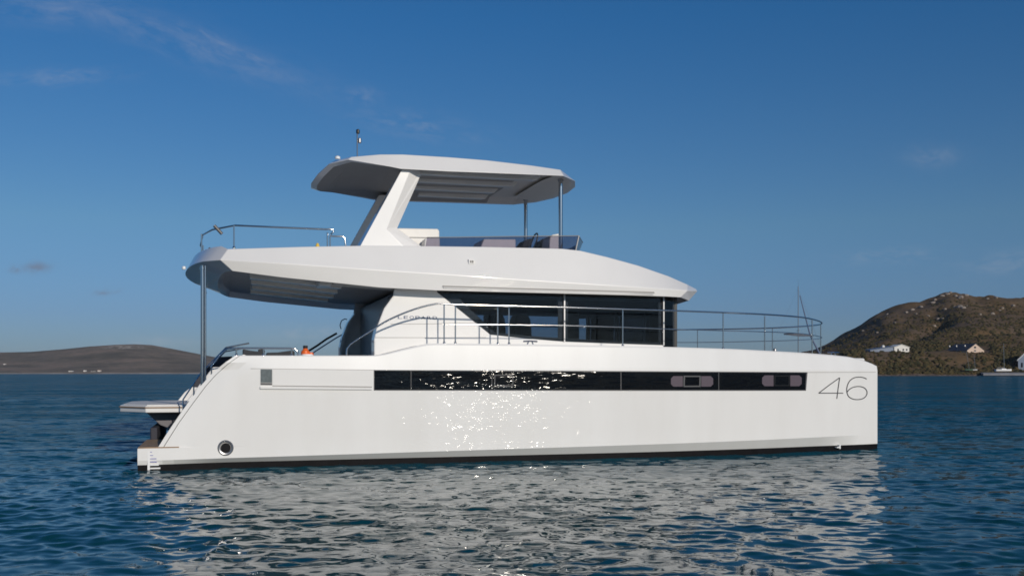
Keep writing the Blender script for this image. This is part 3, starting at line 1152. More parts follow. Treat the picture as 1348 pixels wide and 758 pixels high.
seat_back(657, 3.2, .32, 413)
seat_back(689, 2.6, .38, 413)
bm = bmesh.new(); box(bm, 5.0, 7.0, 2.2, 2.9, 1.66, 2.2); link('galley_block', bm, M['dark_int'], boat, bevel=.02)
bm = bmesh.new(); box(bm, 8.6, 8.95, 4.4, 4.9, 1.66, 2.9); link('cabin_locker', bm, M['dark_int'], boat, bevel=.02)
M['bulk'] = plain('bulkhead_tinted_panel', (0.30, 0.31, 0.33), 0.4)
bm = bmesh.new(); box(bm, 4.34, 4.42, .92, BEAM - .92, 1.2, 3.02)
bulk = link('aft_bulkhead', bm, M['bulk'], boat)
bm = bmesh.new(); box(bm, 4.30, 4.337, 1.5, 2.15, 2.02, 2.98)
link('door_glass', bm, M['black_glass'], bulk)
# inboard face of the far wing wall has its own lining panel
# lettering on the cabin side
def lettering(name, txt, size, u, z, v, mat, parent, sx=1.0, spacing=1.0):
    cu = bpy.data.curves.new(name, 'FONT')
    cu.body = txt
    cu.size = size
    cu.extrude = 0.002
    cu.space_character = spacing
    tmp = bpy.data.objects.new(name, cu)
    COL.objects.link(tmp)
    dg = bpy.context.evaluated_depsgraph_get()
    me = bpy.data.meshes.new_from_object(tmp.evaluated_get(dg))
    bpy.data.objects.remove(tmp)
    me.transform(Matrix.Translation((u, v, z)) @ Matrix.Rotation(R(90), 4, 'X') @ Matrix.Diagonal((sx, 1, 1, 1)))
    me.materials.clear()
    me.materials.append(mat)
    o = bpy.data.objects.new(name, me)
    COL.objects.link(o)
    o.parent = parent
    return o


u0, z0 = on(523.0, 419.4, VC_ - .004)
u1, z1 = on(576.5, 419.2, VC_ - .004)
for k, ch in enumerate('LEOPARD'):
    lt = lettering('letter', ch, 0.078, 0, 0, 0, M['mark_blue'], cabin)
    xs = [v.co.x for v in lt.data.vertices]
    wd = (u1 - u0) / 7
    sc = wd * .74 / (max(xs) - min(xs))
    lt.data.transform(Matrix.Translation((u0 + wd * k - min(xs) * sc + wd * .1, VC_ - .004, z0)) @ Matrix.Diagonal((sc, 1, 1, 1)))

# --- flybridge supports: raked arch legs
leg = [(474, 326), (472.5, 322.5), (529.5, 222.8), (555.8, 222.6), (555.8, 228.5), (524.8, 298.7), (556.8, 322.5), (556.8, 326)]
VL = 2.0
poly = [on(x, y, VL) for x, y in leg]
poly[0] = (poly[0][0], 3.62); poly[-1] = (poly[-1][0], 3.62)
bm = bmesh.new()
# faceted leg: outer face with a bevelled forward edge
ridge = [on(x, y, VL - .0) for x, y in ((533, 322.5), (508.8, 302), (540.5, 228.5))]
o0, o1, o2, o3 = [on(x, y, VL) for x, y in ((472.5, 326), (529.5, 222.6), (541, 222.6), (508.8, 302))]
o4 = on(532.5, 326, VL)
vb = VL + .42
def leg_mesh(bm):
    def P3(x, y, v): 
        u_, z_ = on(x, y, VL)
        return bm.verts.new((u_, v, z_))
    A = P3(472.5, 327, VL); B = P3(529.5, 222.4, VL); C = P3(541, 222.4, VL); D = P3(508.8, 302, VL); E = P3(534, 327, VL)
    C2 = P3(556, 222.4, VL + .16); C3 = P3(555.8, 229, VL + .16); D2 = P3(524.8, 298.7, VL + .16); E2 = P3(562, 327, VL + .16)
    Ab = P3(470, 327, vb); Bb = P3(529.5, 222.4, vb); C2b = P3(556, 222.4, vb); C3b = P3(555.8, 229, vb); D2b = P3(524.8, 298.7, vb); E2b = P3(562, 327, vb)
    bm.faces.new((A, B, C, D)); bm.faces.new((A, D, E))
    bm.faces.new((C, C2, C3, D2, D)); bm.faces.new((D, D2, E2, E))
    bm.faces.new((C2, C2b, C3b, C3)); bm.faces.new((C3, C3b, D2b, D2)); bm.faces.new((D2, D2b, E2b, E2))
    bm.faces.new((A, Ab, Bb, B)); bm.faces.new((Ab, D2b, C3b, C2b, Bb)); bm.faces.new((Ab, E2b, D2b))
    bm.faces.new((B, Bb, C2b, C2, C)); bm.faces.new((A, E, E2, E2b, Ab))
leg_mesh(bm)
l1 = link('support_leg', bm, M['gelcoat'], boat, bevel=.008)
mirror_v(l1, 'support_leg', boat)

# --- hardtop
HT_T = [(3.12, MID, 5.49), (3.19, 2.9, 5.52), (3.33, 2.40, 5.55), (3.60, 2.10, 5.575)]
HT_W = [(2.99, MID, 5.33), (3.05, 2.9, 5.37), (3.20, 2.25, 5.45), (3.52, 1.92, 5.49)]
HT_U = [(3.11, MID, 5.30), (3.17, 2.95, 5.34), (3.30, 2.33, 5.42), (3.60, 2.00, 5.465)]
tp = [(500, 203.4), (530, 203.4), (590, 207), (640, 211), (700, 218), (738, 223.6)]
tw = [(513, 219.3), (528, 222.4), (590, 225.8), (640, 227.6), (700, 230.0), (742, 231.6)]
for (x, y), (x2, y2) in zip(tp, tw):
    u, z = on(x, y, 2.12); HT_T.append((u, 2.12, z))
    u, z = on(x2, y2, 1.88); HT_W.append((u, 1.88, z)); HT_U.append((u, 1.97, z + .012))
zf = HT_W[-1][2]; zt = HT_T[-1][2]
HT_T += [(7.92, 2.42, zt - .02), (8.10, 2.95, zt - .01), (8.16, MID, zt)]
HT_W += [(8.12, 2.34, zf), (8.34, 2.95, zf - .0), (8.42, MID, zf)]
HT_U += [(8.04, 2.40, zf + .012), (8.25, 2.95, zf + .012), (8.33, MID, zf + .012)]
HT_R = [(u + (.25 if i < 4 else 0) - (.55 if i > 9 else 0), min(v + .28, MID) if v < 3.5 else v, z + (.09 if 3 < i < 10 else .02)) for i, (u, v, z) in enumerate(HT_U)]
# crown of the roof
HT_C = [(u + (.35 if i < 4 else 0) - (.5 if i > 9 else 0), min(v + .6, MID) if v < 3.5 else v, z + .035) for i, (u, v, z) in enumerate(HT_T)]
M['ceiling_shade'] = plain('grey_ceiling_shade', (.30, .29, .28), .6, vary=.05)  # grey colour stands in for shade between the roof beams
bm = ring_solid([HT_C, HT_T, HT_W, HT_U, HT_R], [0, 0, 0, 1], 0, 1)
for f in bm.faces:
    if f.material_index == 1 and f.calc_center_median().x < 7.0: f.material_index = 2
hard = link('hardtop', bm, [M['gelcoat'], M['soffit'], M['ceiling_shade']], boat, smooth=14, bevel=.012)
for v, ua, ub in ((2.45, 4.6, 7.35), (3.25, 4.9, 7.1), (4.05, 5.15, 6.9), (4.85, 5.4, 6.9)):
    bm = bmesh.new()
    z = 5.40
    hexa(bm, [(ua, v, z), (ub, v, z), (ub - .06, v + .16, z), (ua, v + .16, z),
              (ua, v - .01, z + .14), (ub + .12, v - .01, z + .14), (ub + .12, v + .24, z + .14), (ua, v + .24, z + .14)])
    link('roof_beam', bm, M['gelcoat'], hard, bevel=.01)
bm = bmesh.new(); lathe(bm, [(.05, -.02), (.05, .02), (.02, .04)], (3.36, 2.2, 5.565), 'Z', 14)
link('roof_light', bm, M['lamp_white'], hard, smooth=40)
# poles carrying its forward end
for v in (2.45, BEAM - 2.45):
    u, z = on(738, 234, 2.45)
    bm = bmesh.new(); tube(bm, [(u, v, 3.6), (u, v, z + .03)], .042, 14)
    p = link('roof_pole', bm, M['steel'], boat, smooth=40)
    bm = bmesh.new(); lathe(bm, [(.06, -.02), (.06, .02), (.045, .04)], (u, v, z - .04), 'Z', 16)
    link('pole_collar', bm, M['steel'], p, smooth=40)
# aft poles under the overhang
for v in (0.95, BEAM - 0.95):
    u, z = on(266.5, 358, 0.95)
    for du, r in (((0, .031), (.046, .016)) if v < 3 else ((-.04, .031),)):
        bm = bmesh.new(); tube(bm, [(u + du, v, 1.0), (u + du, v, 3.36)], r, 14)
        p = link('stern_pole', bm, M['steel'], boat, smooth=40)
        bm = bmesh.new(); lathe(bm, [(r * 1.5, -.012), (r * 1.5, .012)], (u + du, v, 3.31), 'Z', 16)
        link('pole_flange', bm, M['steel'], p, smooth=40)

# signal mast on the hardtop
u, z = on(470.3, 203, 2.6)
bm = bmesh.new(); tube(bm, [(u, 2.6, z - .05), (u, 2.6, z + .42)], .011, 8)
mast = link('signal_mast', bm, M['alu'], boat, smooth=40)
bm = bmesh.new(); lathe(bm, [(.022, -.04), (.034, -.03), (.034, .03), (.02, .045)], (u + .012, 2.6, z + .43), 'Z', 14)
link('mast_light', bm, M['black_plastic'], mast, smooth=40)
bm = bmesh.new(); lathe(bm, [(.02, -.05), (.034, -.035), (.034, .035), (.02, .05)], (u + .045, 2.6, z + .26), 'Z', 14)
link('mast_light', bm, M['alu'], mast, smooth=40)

# --- flybridge windscreen, seats, helm
VS = 1.62
top = [on(x, y, VS) for x, y in ((562, 312.5), (600, 312.3), (680, 311.2), (762, 310.4))]
zt = top[0][1]
scr_t = [(u, VS, z) for u, z in top]
ut = top[-1][0]
scr_t += [(ut + .42, 2.55, top[-1][1]), (ut + .50, MID, top[-1][1])]
scr_b = [(top[0][0] - .06, VS + .05, 3.62), (top[1][0], VS + .05, 3.62), (top[2][0], VS + .05, 3.62), (ut - .12, VS + .05, 3.62), (ut + .20, 2.55, 3.62), (ut + .28, MID, 3.62)]
def mir(lst): return lst + [(a, BEAM - b, c) for a, b, c in lst[-2::-1]]
scr_t, scr_b = mir(scr_t), mir(scr_b)
bm = bmesh.new()
tv = [bm.verts.new(p) for p in scr_t]; bv = [bm.verts.new(p) for p in scr_b]
for k in range(len(tv) - 1):
    bm.faces.new((bv[k], bv[k + 1], tv[k + 1], tv[k]))
ws = link('fly_windscreen', bm, M['screen_glass'], boat)
sm = ws.modifiers.new('glass_thickness', 'SOLIDIFY'); sm.thickness = .01
bm = bmesh.new(); tube(bm, scr_t, .008, 6); link('screen_trim', bm, M['frame_grey'], ws)
for k in (3, -4):
    bm = bmesh.new(); tube(bm, [scr_b[k], scr_t[k]], .016, 6)
    link('screen_post', bm, M['alu'], ws)


def px_block(name, pts, v0, v1, mat, parent=boat, bevel=.02, down=None):
    bm = bmesh.new()
    poly = [on(x, y, v0) for x, y in pts]
    if down is not None:
        poly = [(u, z) for u, z in poly]
        poly[-1] = (poly[-1][0], down); poly[-2] = (poly[-2][0], down)
    plate(bm, poly, v0, v1)
    return link(name, bm, mat, parent, bevel=bevel)


st = px_block('fly_sofa', [(523.5, 300.2), (576.5, 301.2), (578.5, 304), (578.5, 312.6), (579, 330), (519, 330)], 2.50, 3.0, M['cushion_white'], down=3.62)
px_block('sofa_seam', [(533, 312.0), (578, 312.8), (578, 313.6), (533, 312.9)], 2.494, 2.52, M['groove'], st, 0)
px_block('fly_seat', [(560, 313.4), (566, 313.0), (579, 313.0), (580, 326), (556, 326)], 2.1, 2.45, M['cushion_white'], down=3.62)
px_block('fly_seat', [(637, 314.5), (679, 314.8), (679.5, 326), (622, 326)], 2.6, 3.4, M['cushion_white'], down=3.62)
hc = px_block('helm_console', [(724, 313), (727, 309), (735, 307.5), (739.5, 308.5), (740, 330), (718, 330)], 2.9, 3.7, M['cushion_white'], down=3.62)
bm = bmesh.new()
uu, zz = on(703, 318, 3.2)
tube(bm, [(uu + .10 * math.cos(a) * .5, 3.2 + .19 * math.sin(a), zz + .17 * math.cos(a)) for a in np.linspace(0, 2 * math.pi, 25)], .016, 6)
link('steering_wheel', bm, M['black_plastic'], hc)
px_block('helm_chair', [(685, 326), (692, 316), (699, 313.4), (702, 315), (697, 326)], 2.7, 3.2, M['cushion'], bevel=.03)
px_block('helm_chair', [(711, 318), (716, 314.5), (719, 316), (717, 326), (708, 326)], 3.4, 3.8, M['cushion'], bevel=.03)

# --- guard rails
def rail_thing(name, path, r, posts=(), pr=.011, parent=boat, extra=()):
    bm = bmesh.new(); tube(bm, path, r, 8)
    o = link(name, bm, M['steel'], parent, smooth=50)
    for a, b in posts:
        bm = bmesh.new(); tube(bm, [a, b], pr, 8)
        bx = Vector(a)
        lathe(bm, [(pr * 2.1, 0), (pr * 2.1, .02), (pr * 1.3, .04)], bx, 'Z', 10)
        link('rail_post', bm, M['steel'], o, smooth=50)
    for e, er in extra:
        bm = bmesh.new(); tube(bm, e, er, 8)
        link('mid_rail', bm, M['steel'], o, smooth=50)
    return o


VR = 0.24
def rp(x, y, v=None):
    v = VR if v is None else v
    u, z = on(x, y, v)
    return (u, v, z)
def rv(u):   # rail follows the deck edge, a little inboard
    return v_out(min(u, 14)) + .22
def onrail(x, y):
    v = .22
    for _ in range(8):
        u, z = on(x, y, v)
        v = rv(u)
    return (u, v, z)


top_px = [(456.3, 467.5), (456.6, 459), (461, 453), (470, 447), (487, 436), (508, 423), (530, 412.8), (552, 405), (570, 400.6), (577, 399.4), (600, 400.8), (660, 402.4), (743, 404.4), (820, 406.9), (890, 409.0), (951, 411.3)]
path = [onrail(*p) for p in top_px]
ztop = path[-1][2]
path = path[:4] + smooth_path(path[3:10], 3)[1:] + path[10:]
bowp = [(11.2, .34, ztop - .02), (12.1, .60, ztop - .04), (12.9, 1.25, ztop - .05), (13.65, 2.15, ztop - .06), (14.08, 2.95, ztop - .06), (14.2, MID, ztop - .06)]
half = path + smooth_path([path[-1]] + bowp, 5)[1:]
half = [tuple(p) for p in half]
full = half + [(a, BEAM - b, c) for a, b, c in half[-2::-1]]
mid_px = [(582, 427), (660, 427.3), (743, 428.3), (820, 430.5), (890, 433.4), (951, 435.2)]
mp = [onrail(*p) for p in mid_px]
zm = mp[-1][2]
mh = mp + [tuple(p) for p in smooth_path([mp[-1], (11.2, .34, zm - .01), (12.1, .60, zm - .02), (12.9, 1.25, zm - .03), (13.65, 2.15, zm - .03), (14.08, 2.95, zm - .03), (14.2, MID, zm - .03)], 5)[1:]]
mf = mh + [(a, BEAM - b, c) for a, b, c in mh[-2::-1]]
posts = []
for x, yb in ((584.6, 452), (599.4, 451.5), (655.3, 452.4), (670, 452.8), (819.7, 455.2), (952, 459.8)):
    t = onrail(x, 410); 
    zt_ = interp(t[0], [p[0] for p in half[:len(path)]], [p[2] for p in half[:len(path)]])
    posts.append(((t[0], t[1], z_sheer(t[0]) - .01), (t[0], t[1], zt_)))
pm = [((a[0], BEAM - a[1], a[2]), (b[0], BEAM - b[1], b[2])) for a, b in posts]
for (x, y) in ((11.25, .36), (12.75, 1.1), (13.95, 2.65)):
    for yy in (y, BEAM - y):
        pm.append(((x, yy, 1.80), (x, yy, ztop - .05)))
rail_thing('bow_rail', full, .0155, posts + pm, .0125, extra=[(mf, .0085)])
# little bench on the pulpit
bm = bmesh.new(); slab(bm, [(12.1, .72), (12.75, 1.2), (13.2, 1.75), (12.9, 1.85), (12.1, 1.1)], zm - .03, zm - .005)
link('pulpit_seat', bm, M['alu'], boat, bevel=.004)

# flybridge aft rail
zr = on(309.4, 296.7, .95)[1]
fr_ = [on(431, 302, .95) + (.95,), on(360, 299, .95) + (.95,), on(309.4, 296.8, .95) + (.95,)]
fh = [(p[0], .95, p[1]) for p in fr_] + [(1.12, 1.45, zr - .02), (.95, 2.1, zr - .03), (.88, MID, zr - .03)]
ff = fh + [(a, BEAM - b, c) for a, b, c in fh[-2::-1]]
pp = []
for x in (308, 431):
    t = on(x, 300, .95)
    for yy in (.95, BEAM - .95):
        pp.append(((t[0], yy, 3.66), (t[0], yy, zr - (.0 if x == 308 else .06))))
for y in (2.0, BEAM - 2.0, MID):
    pp.append(((.93, y, 3.66), (.93, y, zr - .03)))
rail_thing('flybridge_rail', ff, .0155, pp, .0125)
lo = [on(x, y, .95) for x, y in ((431, 301.6), (437, 302), (439.5, 304.5), (436, 308), (434, 310.5), (440, 311), (451, 311.2), (454, 313), (455, 324))]
rail_thing('stair_rail', [(p[0], .95, p[1]) for p in lo], .014, [((on(434.5, 322, .95)[0], .95, 3.68), (on(434.5, 322, .95)[0], .95, on(434.5, 311, .95)[1]))], .0125)
u, z = on(287.5, 302.5, 1.3)
bm = bmesh.new(); tube(bm, [(u - .07, 1.3, z + .07), (u + .06, 1.3, z - .07)], .028, 10)
link('rod_holder', bm, M['frame_grey'], boat, smooth=40)
bm = bmesh.new(); tube(bm, [on(275, 326, 1.6)[0:1] + (1.6,) + on(275, 326, 1.6)[1:], on(279, 330, 1.6)[0:1] + (1.6,) + on(279, 330, 1.6)[1:], on(289, 331, 1.6)[0:1] + (1.6,) + on(289, 331, 1.6)[1:]], .014, 6)
link('rail_hose', bm, M['black_plastic'], boat)

# cockpit rail
ck = [on(x, y, .28) for x, y in ((392.5, 468.5), (392, 463), (388.5, 459.2), (382, 458.4), (340, 458.2), (306, 458.2), (299, 459.2), (293, 464), (288, 469), (283, 476), (277, 483))]
cp = [(p[0], .28, p[1]) for p in ck]
cposts = []
for x in (311, 347, 384):
    t = on(x, 460, .28); cposts.append(((t[0], .28, 1.82), (t[0], .28, on(x, 458.4, .28)[1])))
cr = rail_thing('cockpit_rail', cp, .0155, cposts, .0125)
# handrails beside the stern stairs
def stair_handrail(v):
    pts = [on(x, y, .28) for x, y in ((272, 470), (274, 468.6), (287, 468.6))]
    bm = bmesh.new()
    zz = [(.62, 1.08), (.9, 1.52), (1.35, 2.0), (1.75, 2.08)]
    tube(bm, [(zz[0][0], v, .75)] + [(a, v, b) for a, b in zz], .013, 8)
    tube(bm, [(1.1, v, 1.2), (1.1, v, 1.73)], .012, 8)
    tube(bm, [(.8, v, .9), (.8, v, 1.36)], .012, 8)
    return link('stair_handrail', bm, M['steel'], boat, smooth=40)
stair_handrail(1.86); stair_handrail(BEAM - 1.86)

# cockpit interior: coaming, aft sofa with dark cushions, stay to the bulkhead, door handle loop
bm = bmesh.new(); box(bm, 1.72, 1.86, 2.0, BEAM - 2.0, 1.2, 1.70); link('cockpit_coaming', bm, M['bulk'], boat, bevel=.02)
bm = bmesh.new(); box(bm, 1.9, 2.9, 2.3, 3.0, 1.22, 1.6); link('cockpit_sofa', bm, M['cushion_white'], boat, bevel=.03)
px_block('sofa_cushion', [(319.5, 459.3), (331, 461.5), (341, 462.5), (349, 466), (349, 470), (319.5, 470)], 2.3, 2.5, M['cushion'], bevel=.02)
px_block('sofa_cushion', [(351, 464), (366, 463.6), (384, 461), (388, 462), (388, 470), (350, 470)], 3.3, 3.5, M['cushion'], bevel=.02)
px_block('sofa_cushion', [(340, 459.6), (347, 459.4), (349, 462), (348, 466), (340, 466)], 2.8, 2.95, M['cushion'], bevel=.015)
bm = bmesh.new()
q = [(406, 462), (418, 454.5), (430, 446), (443.5, 438.5)]
tube(bm, [(on(x, y, 4.6)[0], 4.6, on(x, y, 4.6)[1]) for x, y in q], .022, 8); link('cockpit_stay', bm, M['black_plastic'], boat)
bm = bmesh.new()
q = [(449, 433), (447.6, 428), (449.5, 422), (454, 419.6), (457, 420.5)]
tube(bm, [(on(x, y, 6.3)[0], 6.3, on(x, y, 6.3)[1]) for x, y in q], .011, 8); link('grab_handle', bm, M['black_plastic'], boat)
# inner lining of the port wing wall, seen through the cockpit
lin = [on(x, y, VC_) for x, y in ((493.5, 471), (493.5, 447), (497, 430.5), (506.5, 406), (518, 390))]
lp = lin + [(4.42, lin[-1][1] + .02), (4.42, lin[0][1] - .1)]
bm = bmesh.new(); plate(bm, lp, BEAM - VC_ - .09, BEAM - VC_ - .072); link('wing_lining', bm, M['gelcoat'], boat)

# swim platform with its lifting arms
bm = bmesh.new()
slab(bm, [(.95, 2.12), (-.02, 2.12), (-.50, 2.75), (-.50, BEAM - 2.75), (-.02, BEAM - 2.12), (.95, BEAM - 2.12)], .845, .965)
sp = link('swim_platform', bm, M['gelcoat'], boat, bevel=.012)
bm = bmesh.new()
slab(bm, [(.90, 2.18), (0.0, 2.18), (-.44, 2.79), (-.44, BEAM - 2.79), (0.0, BEAM - 2.18), (.90, BEAM - 2.18)], .966, .984)
link('platform_pad', bm, M['deck'], sp)
M['arm'] = plain('dark_arm_paint', (0.16, 0.15, 0.165), 0.5)
for y in (2.6, 4.5):
    bm = bmesh.new()
    plate(bm, [(-.05, .84), (.55, .84), (1.3, .5), (1.7, .5), (1.7, .36), (.95, .46), (.45, .50), (.2, .60)], y, y + .16)
    link('lifting_arm', bm, M['arm'], sp, bevel=.01)
    bm = bmesh.new(); tube(bm, [(.40, y + .08, .82), (1.7, y + .08, .25)], .035, 10); link('lift_ram', bm, M['steel'], sp, smooth=40)
bm = bmesh.new(); box(bm, 1.72, 1.86, 2.0, BEAM - 2.0, .28, 1.2); link('aft_beam', bm, M['arm'], boat, bevel=.02)
for y in (3.0, 4.3):
    bm = bmesh.new(); plate(bm, [(.62, .986), (1.25, .986), (1.25, 1.66), (1.12, 1.66)], y, y + .16)
    link('platform_chock', bm, M['gelcoat'], boat, bevel=.02)

M['screen_shade'] = plain('dark_screen_and_shade', (0.035, 0.035, 0.048), 0.7, vary=.15, scale=12)  # shared by the stair screen and the added shade panel
bm = bmesh.new(); box(bm, .06, .18, 2.06, BEAM - 2.06, -.2, .58); link('aft_shade_panel', bm, M['screen_shade'], boat, bevel=.02)  # dark panel added to stand in for shade under the platform
for x in (.30, .44):
    for y in (3.0, 4.2):
        bm = bmesh.new(); tube(bm, [(x, y, .845), (x + .12, y, .5)], .03, 8); link('platform_strut', bm, M['arm'], sp, smooth=40)
bm = bmesh.new(); plate(bm, [on(x, y, 5.1) for x, y in ((231, 531), (243, 516), (252, 509), (263, 510), (252, 532))], 5.1, 5.26)
link('stair_wing', bm, M['gelcoat'], boat, bevel=.012)
bm = bmesh.new(); plate(bm, [on(x, y, 5.3) for x, y in ((306, 468.8), (290, 469.5), (273, 484), (251, 509), (266, 513), (304, 474))], 5.3, 5.36)
link('stair_screen', bm, M['screen_shade'], boat)

bm = bmesh.new(); slab(bm, [(.95, 2.10), (-.03, 2.10), (-.515, 2.74), (-.50, 2.75), (-.02, 2.12), (.95, 2.12)], .925, .945)
link('platform_trim', bm, M['teak'], sp)

# cleats on the side deck
def cleat(px, v):
    u, z = on(px, 452, v)
    z = z_sheer(u)
    bm = bmesh.new()
    tube(bm, [(u - .13, v, z + .055), (u, v, z + .062), (u + .13, v, z + .055)], .014, 8)
    for d in (-.045, .045):
        tube(bm, [(u + d * 1.3, v, z - .01), (u + d * .7, v, z + .055)], .012, 8)
    return link('mooring_cleat', bm, M['steel'], boat, smooth=40)
cleat(698, .24); cleat(1097, v_out(12.5) + .3); cleat(700, BEAM - .24)
bm = bmesh.new(); lathe(bm, [(.03, 0), (.034, .05), (.02, .075)], (on(1020, 460, .8)[0], .8, z_sheer(11.6)), 'Z', 12)
link('deck_vent', bm, M['alu'], boat, smooth=40)

# loose gear lying on the boat
u, z = on(402, 467, .5)
bw = lambda p: boat.matrix_basis @ Vector(p)
f1 = thing('float_bottle', 'small orange float with dark cap and white base on the aft side deck', 'float', bw((u, .5, 1.835)), PHI)
bm = bmesh.new(); lathe(bm, [(.07, .02), (.075, .05), (.07, .08), (.045, .10), (.035, .13)], (0, 0, 0), 'Z', 16); link('float_body', bm, M['orange'], f1, smooth=40)
bm = bmesh.new(); lathe(bm, [(.036, .125), (.04, .135), (.04, .17), (.032, .175)], (0, 0, 0), 'Z', 14); link('cap', bm, M['black_plastic'], f1, smooth=40)
bm = bmesh.new(); lathe(bm, [(.10, 0), (.105, .012), (.095, .03)], (.03, 0, 0), 'Z', 18); link('base', bm, M['white_paint'], f1, smooth=40)
bm = bmesh.new(); lathe(bm, [(.045, 0), (.05, .02), (.04, .06)], (.09, 0, .0), 'Z', 14); link('float_cup', bm, M['orange'], f1, smooth=40)
u, z = on(418, 323, 1.1)
f2 = thing('yellow_bottle', 'tiny yellow bottle top showing above the flybridge edge aft', 'bottle', bw((u, 1.1, 3.69)), PHI)
bm = bmesh.new(); lathe(bm, [(.035, 0), (.035, .09), (.022, .11), (.018, .13)], (0, 0, 0), 'Z', 12); link('bottle_body', bm, M['yellow'], f2, smooth=40)

# ================================================================== SHORES
def fbm(x, y, seed, octv=5, gain=0.55):
    r = np.random.default_rng(seed)
    out = np.zeros_like(x, dtype=np.float64)
    a, f = 1.0, 1.0
    for _ in range(octv):
        for _k in range(5):
            th = r.uniform(0, 2 * math.pi)
            out += a * 0.42 * np.sin(f * (x * math.cos(th) + y * math.sin(th)) + r.uniform(0, 6.28) + 0.8 * np.sin(f * .7 * (y * math.cos(th) - x * math.sin(th)) + r.uniform(0, 6.28)))
        a *= gain
        f *= 1.97
    return out


def grid_mesh(name, X, Y, Z, mat, smooth=True):
    nr, na = X.shape
    co = np.stack([X, Y, Z], -1).reshape(-1, 3).astype(np.float32)
    i = np.arange(nr - 1)[:, None]; j = np.arange(na - 1)[None, :]
    v0 = (i * na + j).ravel()
    faces = np.stack([v0, v0 + 1, v0 + na + 1, v0 + na], 1).astype(np.int32)
    me = bpy.data.meshes.new(name)
    me.vertices.add(len(co)); me.vertices.foreach_set('co', co.ravel())
    me.loops.add(faces.size); me.loops.foreach_set('vertex_index', faces.ravel())
    me.polygons.add(len(faces)); me.polygons.foreach_set('loop_start', np.arange(0, faces.size, 4, dtype=np.int32))
    me.polygons.foreach_set('use_smooth', np.full(len(faces), smooth))
    me.update(calc_edges=True)
    me.materials.append(mat)
    o = bpy.data.objects.new(name, me); COL.objects.link(o)
    return o


# ---- right-hand hill
D_SH, D_RG = 560.0, 900.0
ridge_px = [(880, 487), (960, 484), (1010, 477), (1040, 470), (1070.7, 461.5), (1094, 449.7), (1124, 432.6), (1152, 415.6), (1171, 409.0), (1190, 404.5), (1205, 400.6), (1226.7, 395), (1238, 390.5), (1248, 387.8), (1258, 387.4), (1269, 388.2), (1284, 392.5), (1305.7, 392.8), (1327, 395), (1348, 395), (1390, 393), (1450, 398), (1520, 410), (1620, 430), (1800, 460)]
RX = np.array([far(x, y, D_RG).x for x, y in ridge_px])
RZ = np.array([far(x, y, D_RG).z for x, y in ridge_px])


def hill_z(X, Y):
    X = np.asarray(X, float); Y = np.asarray(Y, float)
    xr = X * D_RG / np.maximum(Y, 300) * 0.5 + X * 0.5 * (1 + (D_RG - Y) / D_RG * 0.55)
    rz = np.interp(xr, RX, RZ)
    t = np.clip((Y - D_SH) / (D_RG - D_SH), 0, 1.6)
    up = np.clip(t, 0, 1)
    q = np.clip(t / .115, 0, 1); q = q * q * (3 - 2 * q) * .6 + q * .4
    w_ = np.clip((up - .09) / .91, 0, 1)
    low = np.minimum(12.3, rz * .55) / np.maximum(rz, 1e-3)
    prof = low * q + (1 - low) * (.45 * w_ + .55 * w_ ** 1.8)
    prof = np.clip(prof, 0, 1.0)
    back = np.where(t > 1, 1 - 0.9 * (t - 1), 1.0)
    z = rz * prof * back
    n = fbm(X * 0.022, Y * 0.022, 3, 6) 
    z = z + n * (0.4 + 2.2 * up) * np.clip(rz / 30, 0, 1) * np.where(t > 0.93, 0.5, 1)
    n2 = fbm(X * 0.16, Y * 0.16, 5, 4)
    z = z + n2 * 0.35 * np.clip(rz / 20, .1, 1)
    for (xa, ya, xb, yb, wd, dp) in ((274, 705, 338, 800, 9, 5.0), (338, 800, 352, 850, 7, 2.5), (322, 700, 392, 740, 9, 4.0), (392, 740, 470, 790, 9, 4.0), (215, 700, 250, 790, 10, 2.5)):
        ll = (xb - xa) ** 2 + (yb - ya) ** 2
        tt = np.clip(((X - xa) * (xb - xa) + (Y - ya) * (yb - ya)) / ll, 0, 1)
        dd = np.hypot(X - xa - tt * (xb - xa), Y - ya - tt * (yb - ya))
        z = z - dp * np.exp(-(dd / wd) ** 2)
    z = z + (np.abs(fbm(X * .07, Y * .07, 8, 4)) - .55) * 1.3 * up * np.clip(rz / 40, 0, 1)
    shore = np.clip((Y - D_SH) / 14.0, 0, 1)
    z = z * np.clip((Y - D_SH) / 30, 0, 1) + 1.5 * shore * shore * (3 - 2 * shore) - 0.25
    z = np.where(rz < 3.5, z - (3.5 - rz) * .8, z)
    return z


xs = np.linspace(far(860, 0, 700).x, 620, 330)
ys = np.concatenate([np.linspace(D_SH - 6, D_SH + 40, 36), np.linspace(D_SH + 42, D_RG + 20, 170), np.linspace(D_RG + 26, D_RG + 260, 26)])
GX, GY = np.meshgrid(xs, ys)
m, t, b = new_mat('fynbos_hillside')
obj = t.n('ShaderNodeTexCoord').outputs['Object']
big = t.noise(obj, 0.018, 5, 0.6)
med = t.noise(obj, 0.10, 6, 0.65)
fin = t.noise(obj, 0.55, 5, 0.7)
cA = t.ramp(med, [(0.30, (0.020, 0.017, 0.012)), (0.46, (0.055, 0.040, 0.024)), (0.60, (0.095, 0.060, 0.032)), (0.75, (0.060, 0.055, 0.030))])
cB = t.ramp(fin, [(0.32, (0.022, 0.020, 0.014)), (0.5, (0.075, 0.055, 0.034)), (0.68, (0.12, 0.085, 0.055))])
c = t.mix(0.5, cA, cB)
c = t.mix(t.ramp(big, [(0.42, 0.0), (0.62, 0.6)]), c, (0.075, 0.060, 0.055))
rk = t.math('MULTIPLY', t.ramp(t.noise(obj, 0.42, 3, 0.5), [(0.66, 0.0), (0.72, 1.0)]), t.ramp(t.noise(obj, 0.030, 3, 0.5), [(0.47, 0.0), (0.60, 0.85)]))
